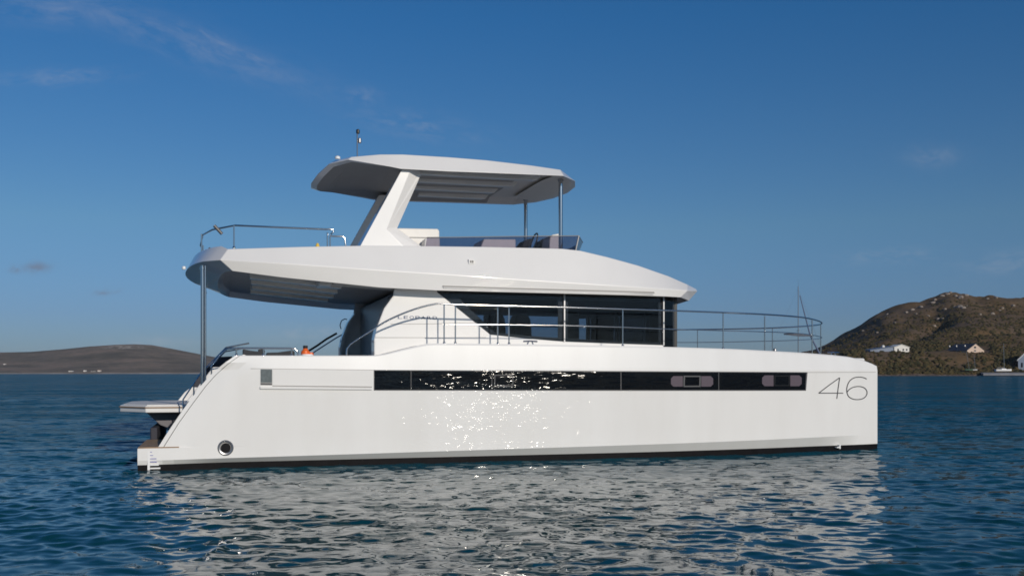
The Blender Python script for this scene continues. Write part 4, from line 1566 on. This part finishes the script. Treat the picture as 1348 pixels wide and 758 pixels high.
c = t.mix(1.0, c, (1.70, 1.58, 1.32), 'MULTIPLY')
c = t.mix(rk, c, (0.24, 0.20, 0.17))
sepz = t.n('ShaderNodeSeparateXYZ'); t.link(obj, sepz.inputs[0])
bank = t.ramp(t.math('ADD', sepz.outputs[2], t.math('MULTIPLY', t.math('SUBTRACT', med, .5), 1.6)), [(0.0, 1.0), (0.62, 1.0), (0.92, 0.0)])
t.n('ShaderNodeValue')
mr = t.n('ShaderNodeMapRange'); t.link(sepz.outputs[2], mr.inputs[0]); mr.inputs[1].default_value = 0.9; mr.inputs[2].default_value = 1.9; mr.inputs[3].default_value = 1; mr.inputs[4].default_value = 0
c = t.mix(mr.outputs[0], c, t.ramp(fin, [(0.35, (0.05, 0.035, 0.03)), (0.6, (0.22, 0.17, 0.14))]))
t.link(c, b.inputs['Base Color']); b.inputs['Roughness'].default_value = 0.95; b.inputs['Specular IOR Level'].default_value = 0.1
hill = grid_mesh('hillside', GX, GY, hill_z(GX, GY), m)
tag(hill, kind='structure')

# scrub cover on the near slope: one mass of leaf clumps
rng = np.random.default_rng(5)
verts, faces = [], []
def blob(cx, cy, cz, r, h, n=7):
    base = len(verts)
    for lv, (rr, hh) in enumerate(((1.0, 0.0), (0.95, .45), (.55, .85))):
        for k in range(n):
            a = 2 * math.pi * (k + .5 * lv) / n
            j = 1 + rng.uniform(-.28, .28)
            verts.append((cx + r * rr * j * math.cos(a), cy + r * rr * j * math.sin(a), cz + h * hh * (1 + rng.uniform(-.2, .2)) - .15 * h))
    verts.append((cx + rng.uniform(-.2, .2) * r, cy, cz + h * (.92 + rng.uniform(-.1, .15))))
    for lv in range(2):
        for k in range(n):
            faces.append((base + lv * n + k, base + lv * n + (k + 1) % n, base + (lv + 1) * n + (k + 1) % n, base + (lv + 1) * n + k))
    for k in range(n):
        faces.append((base + 2 * n + k, base + 2 * n + (k + 1) % n, base + 3 * n))
def on_hill(px, D):
    X = (px - 674) / F * D
    return X, D, float(hill_z(np.array([X]), np.array([D]))[0])
for _ in range(12000):
    D = D_SH + 8 + 300 * rng.uniform() ** 1.7
    px = rng.uniform(1040, 1420)
    X, Y, Z = on_hill(px, D)
    if Z < 1.0: continue
    if (1138 < px < 1202 or 1240 < px < 1302) and 601 < Y < 632: continue
    dens = math.sin(X * .05 + 1) * math.sin(Y * .06) + .5 * math.sin(X * .13 + Y * .1)
    if rng.uniform() > .55 + .35 * dens: continue
    r = rng.uniform(.5, 1.5) * (1.2 if D < D_SH + 60 else .9)
    if (1138 < px < 1202 or 1240 < px < 1302) and 588 < Y < 602: r *= .55
    blob(X, Y, Z, r, r * rng.uniform(.7, 1.25))
me = bpy.data.meshes.new('scrub')
me.from_pydata(verts, [], faces)
m, t, b = new_mat('scrub_leaves')
obj = t.n('ShaderNodeTexCoord').outputs['Object']
c = t.ramp(t.noise(obj, 0.35, 5, 0.7), [(0.28, (0.022, 0.026, 0.014)), (0.45, (0.060, 0.058, 0.027)), (0.58, (0.125, 0.090, 0.038)), (0.72, (0.18, 0.12, 0.05))])
c = t.mix(t.math('MULTIPLY', t.noise(obj, 2.2, 4, .7), .7), c, (0.030, 0.028, 0.017))
t.link(c, b.inputs['Base Color']); b.inputs['Roughness'].default_value = 0.95; b.inputs['Specular IOR Level'].default_value = 0.1
me.materials.append(m)
o = bpy.data.objects.new('scrub', me); COL.objects.link(o); tag(o, kind='stuff')

# boulders: single rocks on the hill
M['rock'] = plain('granite', (0.26, 0.22, 0.19), 0.9, vary=0.4, scale=0.8)
def rock_mesh(seed):
    r = np.random.default_rng(seed)
    bm = bmesh.new()
    bmesh.ops.create_icosphere(bm, subdivisions=2, radius=1)
    dirs = [Vector(r.normal(size=3)).normalized() for _ in range(9)]
    for v in bm.verts:
        p = v.co.normalized()
        k = min([(0.62 + .5 * r_) / max(p.dot(d), .25) for d, r_ in zip(dirs, [.5, .3, .7, .4, .6, .2, .8, .5, .6])] + [1.1])
        v.co = p * min(k, 1.15)
    me = bpy.data.meshes.new('boulder'); bm.to_mesh(me); bm.free(); me.materials.append(M['rock'])
    return me
RM = [rock_mesh(k) for k in range(5)]
rng = np.random.default_rng(21)
spots = []
for px, D, s in ((1264, 880, 3.4), (1258, 885, 2.4), (1247, 893, 2.6), (1251, 896, 2.2), (1240, 893, 2.4), (1231, 890, 2.4), (1228, 880, 2.6), (1272, 893, 2.2), (1300, 888, 1.8), (1311, 890, 2.2),
                 (1263, 838, 3.4), (1268, 832, 2.8), (1257, 842, 2.2), (1273, 846, 2.0), (1235, 826, 2.2), (1241, 820, 1.8), (1222, 842, 2.0), (1201, 868, 2.2), (1193, 862, 2.0), (1206, 850, 1.8),
                 (1168, 872, 1.6), (1154, 806, 2.2), (1136, 845, 1.8), (1319, 842, 2.2), (1316, 836, 1.6), (1307, 815, 2.0), (1290, 800, 1.8), (1212, 872, 2.4), (1244, 846, 1.9), (1230, 806, 1.8), (1178, 830, 1.5), (1334, 860, 1.9)):
    spots.append((px, D, s))
for k, (px, D, s) in enumerate(spots):
    X, Y, Z = on_hill(px, D)
    o = bpy.data.objects.new('boulder', RM[k % 5]); COL.objects.link(o)
    s *= 0.72
    o.location = (X, Y, Z + .15 * s); o.scale = (s * rng.uniform(.9, 1.5), s, s * rng.uniform(.6, .95)); o.rotation_euler = (0, 0, rng.uniform(0, 6.28))
    tag(o, 'pale weathered granite boulder on the brown scrub hill behind the bow', 'boulder', 'granite boulders on the right hill')

# ---- houses on the right shore
M['cream_wall'] = plain('cream_render', (0.58, 0.45, 0.36), 0.8, vary=0.06, scale=.4)
M['white_wall'] = plain('white_render', (0.72, 0.70, 0.66), 0.8, vary=0.06, scale=.4)
M['blue_wall'] = plain('grey_blue_wall', (0.20, 0.24, 0.32), 0.7, vary=0.1, scale=.4)
M['pale_blue_wall'] = plain('pale_blue_wall', (0.36, 0.42, 0.52), 0.7, vary=0.06, scale=.4)
M['slate'] = plain('dark_slate_roof', (0.035, 0.040, 0.055), 0.6, vary=0.2, scale=.6)
M['roof_blue'] = plain('blue_sheet_roof', (0.09, 0.12, 0.18), 0.5, vary=0.1, scale=.4)
M['win_dark'] = plain('dark_house_window', (0.02, 0.022, 0.025), 0.15)


def gable_house(name, label, px0, px1, y_eave, y_peak, y_base, D, length, ang, wall, roof, wins=(), overhang=.45, px_peak=None):
    """gable end faces the sea; the body runs back from it at angle ang"""
    W = (px1 - px0) / F * D
    cx = ((px0 + px1) / 2 - 674) / F * D
    zb = CAM_H + (HOR - y_base) / F * D
    ze = CAM_H + (HOR - y_eave) / F * D - zb
    zp = CAM_H + (HOR - y_peak) / F * D - zb
    root = thing(name, label, 'house', (cx, D, zb), ang)
    bm = bmesh.new()
    pro = [(-W / 2, -6), (W / 2, -6), (W / 2, ze), (0, zp), (-W / 2, ze)]
    a = [bm.verts.new((x, 0, z)) for x, z in pro]; b = [bm.verts.new((x, length, z)) for x, z in pro]
    bm.faces.new(a); bm.faces.new(b[::-1])
    for i in range(5):
        bm.faces.new((a[i], b[i], b[(i + 1) % 5], a[(i + 1) % 5]))
    link('wall', bm, wall, root)
    bm = bmesh.new()
    sl = (zp - ze) / (W / 2)
    for s in (-1, 1):
        x0, z0 = 0, zp + .16
        x1, z1 = s * (W / 2 + overhang), ze - sl * overhang + .16
        hexa(bm, [(x0, -.3, z0), (x1, -.3, z1), (x1, length + .3, z1), (x0, length + .3, z0),
                  (x0, -.3, z0 + .22), (x1, -.3, z1 + .22), (x1, length + .3, z1 + .22), (x0, length + .3, z0 + .22)])
    link('roof', bm, roof, root)
    for (fx, z0, z1, fw) in wins:
        bm = bmesh.new(); box(bm, fx * W - fw / 2, fx * W + fw / 2, -.06, .1, z0 * zp, z1 * zp)
        wn = link('window', bm, M['win_dark'], root)
        bm = bmesh.new(); box(bm, fx * W - fw / 2 - .12, fx * W + fw / 2 + .12, -.12, .1, z0 * zp - .2, z0 * zp - .03)
        link('sill', bm, M['white_paint'], wn)
    return root, W, ze, zp


gh, W, ze, zp = gable_house('cream_house', 'cream gabled house with long dark slate roof on the hillside', 1270.6, 1298.2, 461.3, 452.6, 467.8, 602, 17, R(18), M['cream_wall'], M['slate'],
                            ((-.04, .62, .78, 1.5), (-.04, .36, .46, 1.5), (.2, .1, .3, 1.0)))
for (y, x) in ((5, -.25), (12, -.25), (17, -.3)):
    bm = bmesh.new(); box(bm, x * W - .3, x * W + .3, y, y + .6, zp * .8, zp * .93)
    link('chimney', bm, M['white_wall'], gh)
wh, W, ze, zp = gable_house('white_house', 'white gabled house with a long grey blue wing left of the cream house', 1176.7, 1197.6, 457.2, 453.8, 467.4, 606, 9, R(8), M['white_wall'], M['white_wall'],
                            ((-.25, .45, .62, 1.0), (.1, .45, .62, 1.0), (.33, .45, .62, .9), (-.05, .0, .3, 1.2)))
bm = bmesh.new()
p0 = far(1143.7, 466, 606) - far(1187, 466, 606)
hexa(bm, [(p0.x, .6, -5), (-W / 2 - .02, .6, -5), (-W / 2 - .02, 7, -5), (p0.x, 7, -5),
          (p0.x, .6, ze * .62), (-W / 2 - .02, .6, zp * .80), (-W / 2 - .02, 7, zp * .80), (p0.x, 7, ze * .62)])
link('wing', bm, M['blue_wall'], wh)
bm = bmesh.new()
hexa(bm, [(p0.x - .4, .2, ze * .62), (-W / 2 - .04, .2, zp * .82), (-W / 2 - .04, 7.2, zp * .9), (p0.x - .4, 7.2, ze * .7),
          (p0.x - .4, .2, ze * .62 + .25), (-W / 2 - .04, .2, zp * .82 + .25), (-W / 2 - .04, 7.2, zp * .9 + .25), (p0.x - .4, 7.2, ze * .7 + .25)])
link('wing_roof', bm, M['roof_blue'], wh)
bm = bmesh.new(); lathe(bm, [(.9, 0), (.95, .8), (.7, 1.3), (.2, 1.6)], (-W / 2 - 5, 4, zp * .74), 'Z', 12)
link('water_tank', bm, M['white_wall'], wh, smooth=40)
bm = bmesh.new(); box(bm, -W / 2 - 6.5, -W / 2 - 4.2, .1, .55, .6, 1.6); link('wall_hatch', bm, M['white_wall'], wh)
bh, W, ze, zp = gable_house('boathouse', 'pale blue boathouse with white bargeboards beside the slipway', 1341.5, 1364, 473.5, 462, 488.2, 572, 12, R(-34), M['pale_blue_wall'], M['slate'],
                            ((-.30, .18, .42, .9), (.1, .0, .4, 2.2)))
bm = bmesh.new()
for s in (-1, 1):
    hexa(bm, [(0, -.45, zp - .3), (s * (W / 2 + .45), -.45, ze - .75), (s * (W / 2 + .45), -.31, ze - .75), (0, -.31, zp - .3),
              (0, -.45, zp + .5), (s * (W / 2 + .45), -.45, ze + .1), (s * (W / 2 + .45), -.31, ze + .1), (0, -.31, zp + .5)])
link('bargeboard', bm, M['white_paint'], bh)

# ---- boats
def yacht_hull(L, Bm, H, keel=False):
    bm = bmesh.new()
    n = 16
    rows = []
    for i in range(n + 1):
        t = i / n
        w_ = Bm / 2 * (math.sin(math.pi * min(1, .28 + t * .72)) ** .7 if t < 1 else 0.0)
        w_ = max(w_, .02)
        sheer = H * (1.0 + .25 * (t - .4) ** 2 * 2)
        row = []
        for k in range(9):
            a = math.pi * k / 8
            row.append(bm.verts.new((-L / 2 + L * t, -w_ * math.cos(a), sheer - (sheer + .35 * H * (1 - t ** 3)) * math.sin(a) ** .7)))
        rows.append(row)
    for i in range(n):
        for k in range(8):
            bm.faces.new((rows[i][k], rows[i][k + 1], rows[i + 1][k + 1], rows[i + 1][k]))
    for i in range(n):
        bm.faces.new((rows[i][0], rows[i + 1][0], rows[i + 1][8], rows[i][8]))
    bm.faces.new(rows[0]); bm.faces.new(rows[-1][::-1])
    return bm


def sailboat(name, label, px, y_base, y_top, D, L, hull_mat, ang, lean=0.0, group=None, boom=True, jib=False, mast_r=.07, sit=0.0):
    p = far(px, y_base, D)
    hgt = (y_base - y_top) / F * D
    root = thing(name, label, 'sailboat', (p.x, D, p.z), ang, group)
    H = max(.35, L * .10)
    link('hull', yacht_hull(L, L * .3, H), hull_mat, root, smooth=40)
    bm = bmesh.new(); tube(bm, [(L * .05, 0, H * .6), (L * .05 + lean * hgt, 0, hgt)], mast_r, 8, mast_r * .7)
    mo = link('mast', bm, M['alu'], root, smooth=40)
    bm = bmesh.new(); tube(bm, [(L * .05 + lean * hgt * .98, 0, hgt * .97), (L * .48, 0, H)], .010, 5); tube(bm, [(L * .05 + lean * hgt, 0, hgt * .97), (-L * .47, 0, H)], .007, 5)
    link('stay', bm, M['alu'], root)
    if boom:
        bm = bmesh.new(); tube(bm, [(L * .04, 0, H + .9), (-L * .40, 0, H + .85)], .13, 8); link('boom', bm, M['alu'], root)
        bm = bmesh.new()
        hexa(bm, [(-L * .15, -L * .08, H * .8), (L * .2, -L * .06, H * .9), (L * .2, L * .06, H * .9), (-L * .15, L * .08, H * .8),
                  (-L * .14, -L * .06, H + .45), (L * .13, -L * .045, H + .4), (L * .13, L * .045, H + .4), (-L * .14, L * .06, H + .45)])
        link('coachroof', bm, M['white_paint'], root, bevel=.05)
    if jib:
        bm = bmesh.new(); tube(bm, [(L * .07, 0, hgt * .91), (L * .20, 0, hgt * .5), (L * .45, 0, H + .3)], .06, 8, .15)
        link('furled_jib', bm, M['mark_blue'], root)
        bm = bmesh.new(); tube(bm, [(L * .05, -.9, hgt * .55), (L * .05, .9, hgt * .55)], .03, 6); link('spreader', bm, M['alu'], mo)
        bm = bmesh.new(); tube(bm, [(L * .05, 0, hgt), (L * .05, 0, hgt + .9)], .012, 5); link('aerial', bm, M['alu'], mo)
    return root


sailboat('sailing_yacht', 'anchored sailing yacht whose tall mast with furled dark jib rises behind the bow rail', 1045.5, 491 + CAM_H * F / 140, 377, 140, 11, M['white_paint'], R(0), jib=True, mast_r=.075)
sailboat('beached_yacht', 'white sailboat with boom and upright mast standing on the slipway', 1321, 488.2, 452, 568, 9.5, M['white_paint'], R(5), lean=-.03, mast_r=.16)
sailboat('dinghy', 'green sailing dinghy with a leaning mast pulled up on the shore', 1275.5, 487, 462, 566, 4.2, plain('green_paint', (.10, .2, .14), .5), R(0), lean=-.16, boom=False, mast_r=.12)
sailboat('dinghy', 'white sailing dinghy with a slightly leaning mast on the shore under the cream house', 1283.5, 487, 466.4, 566, 2.6, M['white_paint'], R(0), lean=-.08, boom=False, mast_r=.12)
# slipway of grey concrete
bm = bmesh.new()
a, b_ = far(1288, 488, 566), far(1360, 488, 566)
zz = hill_z(np.array([a.x, b_.x]), np.array([570., 570.]))
hexa(bm, [(a.x, 560, .3), (b_.x, 560, .3), (b_.x, 588, 1.2), (a.x + 6, 588, 1.2), (a.x, 560, 1.45), (b_.x, 560, 1.45), (b_.x, 588, 3.2), (a.x + 6, 588, 3.0)])
sl = link('slipway', bm, plain('slip_concrete', (.20, .20, .22), .9, vary=.2, scale=.3)); tag(sl, kind='structure')

# ---- left-hand hill across the bay
L_SH, L_RG = 2500.0, 3050.0
lp_px = [(-700, 478), (-400, 470), (-150, 464.8), (0, 464.2), (41.7, 463.4), (83, 460), (117, 456.5), (150, 454.4), (177, 453.6), (200, 454.8), (229, 460.0), (263, 466.6), (300, 473.5), (340, 481), (390, 488), (440, 492)]
LX = np.array([far(x, y, L_RG).x for x, y in lp_px]); LZ = np.array([far(x, y, L_RG).z for x, y in lp_px])
def lhill(X, Y):
    rz = np.interp(X * L_RG / Y, LX, LZ)
    t = np.clip((Y - L_SH) / (L_RG - L_SH), 0, 1.5); up = np.clip(t, 0, 1)
    z = rz * (0.35 * up + .65 * up ** 1.6 * (1.6 - .6 * up)) * np.where(t > 1, 1 - (t - 1), 1)
    z = z + fbm(X * .008, Y * .008, 9, 4) * 1.2 * up * (1.05 - np.where(t > .9, .7, 0)) * np.clip(rz / 20, 0, 1)
    return z + np.clip((Y - L_SH) / 30, 0, 1) * 2.2 - .6 - np.where(rz < 4, (4 - rz), 0)
xs = np.linspace(-3300, -400, 330); ys = np.concatenate([np.linspace(L_SH - 10, L_SH + 60, 12), np.linspace(L_SH + 80, L_RG + 20, 46), np.linspace(L_RG + 60, L_RG + 500, 12)])
GX, GY = np.meshgrid(xs, ys)
m, t, b = new_mat('far_hillside')
obj = t.n('ShaderNodeTexCoord').outputs['Object']
st_ = t.vmath('MULTIPLY', obj, (1, 1.5, 6))
c = t.ramp(t.noise(st_, .006, 6, .62), [(0.30, (0.085, 0.080, 0.060)), (0.5, (0.190, 0.156, 0.120)), (0.68, (0.29, 0.215, 0.165))])
c = t.mix(t.math('MULTIPLY', t.ramp(t.noise(st_, .05, 4, .65), [(0.4, 0.0), (.7, 1.0)]), .5), c, (0.05, 0.045, 0.036))
sep2 = t.n('ShaderNodeSeparateXYZ'); t.link(obj, sep2.inputs[0])
mr = t.n('ShaderNodeMapRange'); t.link(sep2.outputs[2], mr.inputs[0]); mr.inputs[1].default_value = 1.2; mr.inputs[2].default_value = 2.8; mr.inputs[3].default_value = .9; mr.inputs[4].default_value = 0
c = t.mix(t.math('MULTIPLY', mr.outputs[0], t.ramp(t.noise(obj, .012, 3, .5), [(.38, .25), (.6, 1.)])), c, (.55, .50, .44))
# bare rock near the top
rx = t.vmath('MULTIPLY', t.vmath('SUBTRACT', obj, (far(172, 0, L_RG).x, L_RG - 60, far(0, 457.5, L_RG).z)), (1 / 85., 1 / 160., 1 / 9.))
ln = t.n('ShaderNodeVectorMath', operation='LENGTH'); t.link(rx, ln.inputs[0])
rkm = t.math('MULTIPLY', t.ramp(ln.outputs['Value'], [(.5, 1.0), (1.0, 0.0)]), t.ramp(t.noise(st_, .05, 3, .6), [(.48, 0.), (.6, 1.)]))
c = t.mix(rkm, c, (.50, .44, .37))
t.link(c, b.inputs['Base Color']); b.inputs['Roughness'].default_value = .95; b.inputs['Specular IOR Level'].default_value = .1
lh = grid_mesh('far_hillside', GX, GY, lhill(GX, GY), m); tag(lh, kind='structure')
# tiny farmhouses on the far shore
for k, (px, y0, y1, wpx, lab) in enumerate(((92.5, 490.4, 488.0, 5, 'low pale farm shed furthest left of the far shore buildings by the water'), (111, 490.2, 487.2, 2.6, 'small white upright cottage on the far shore, left of the long white one'),
                                      (122.5, 490.4, 488.6, 7, 'long low white cottage on the far shoreline'), (130, 489.2, 487, 3.4, 'pale cottage set higher behind the long white one on the far shore'),
                                      (5.2, 480, 478.6, 1.8, 'white speck of a house high up at the far left of the hill'), (3, 484.6, 483, 3, 'pale house low on the hill at the far left edge'))):
    D = L_SH + 45 if y0 > 486 else L_SH + 230
    p = far(px, y0, D); W = wpx / F * D; Hh = (y0 - y1) / F * D
    zg = float(lhill(np.array([p.x]), np.array([D]))[0])
    r_ = thing('farm_cottage', lab, 'cottage', (p.x, D, min(p.z, zg)), 0, 'farm buildings on the far shore')
    Hh += max(0, p.z - zg)
    bm = bmesh.new(); box(bm, -W / 2, W / 2, 0, 9, -3, Hh * .62); link('wall', bm, M['white_wall'], r_)
    bm = bmesh.new(); plate(bm, [(-W / 2, Hh * .62), (W / 2, Hh * .62), (W / 2 - .5, Hh), (-W / 2 + .5, Hh)], -.4, 9.4); link('roof', bm, M['white_wall'] if k != 3 else M['cream_wall'], r_)

# ---- the air over the bay
bm = bmesh.new(); box(bm, -4700, 4700, -4700, 4700, -12, 110)
m = bpy.data.materials.new('haze_air'); m.use_nodes = True
nt = m.node_tree
for n in list(nt.nodes): nt.nodes.remove(n)
pv = nt.nodes.new('ShaderNodeVolumePrincipled'); pv.inputs['Color'].default_value = (.86, .90, 1.0, 1); pv.inputs['Density'].default_value = 4e-5
oo = nt.nodes.new('ShaderNodeOutputMaterial'); nt.links.new(pv.outputs[0], oo.inputs['Volume'])
hz = link('haze', bm, m); tag(hz, kind='stuff')
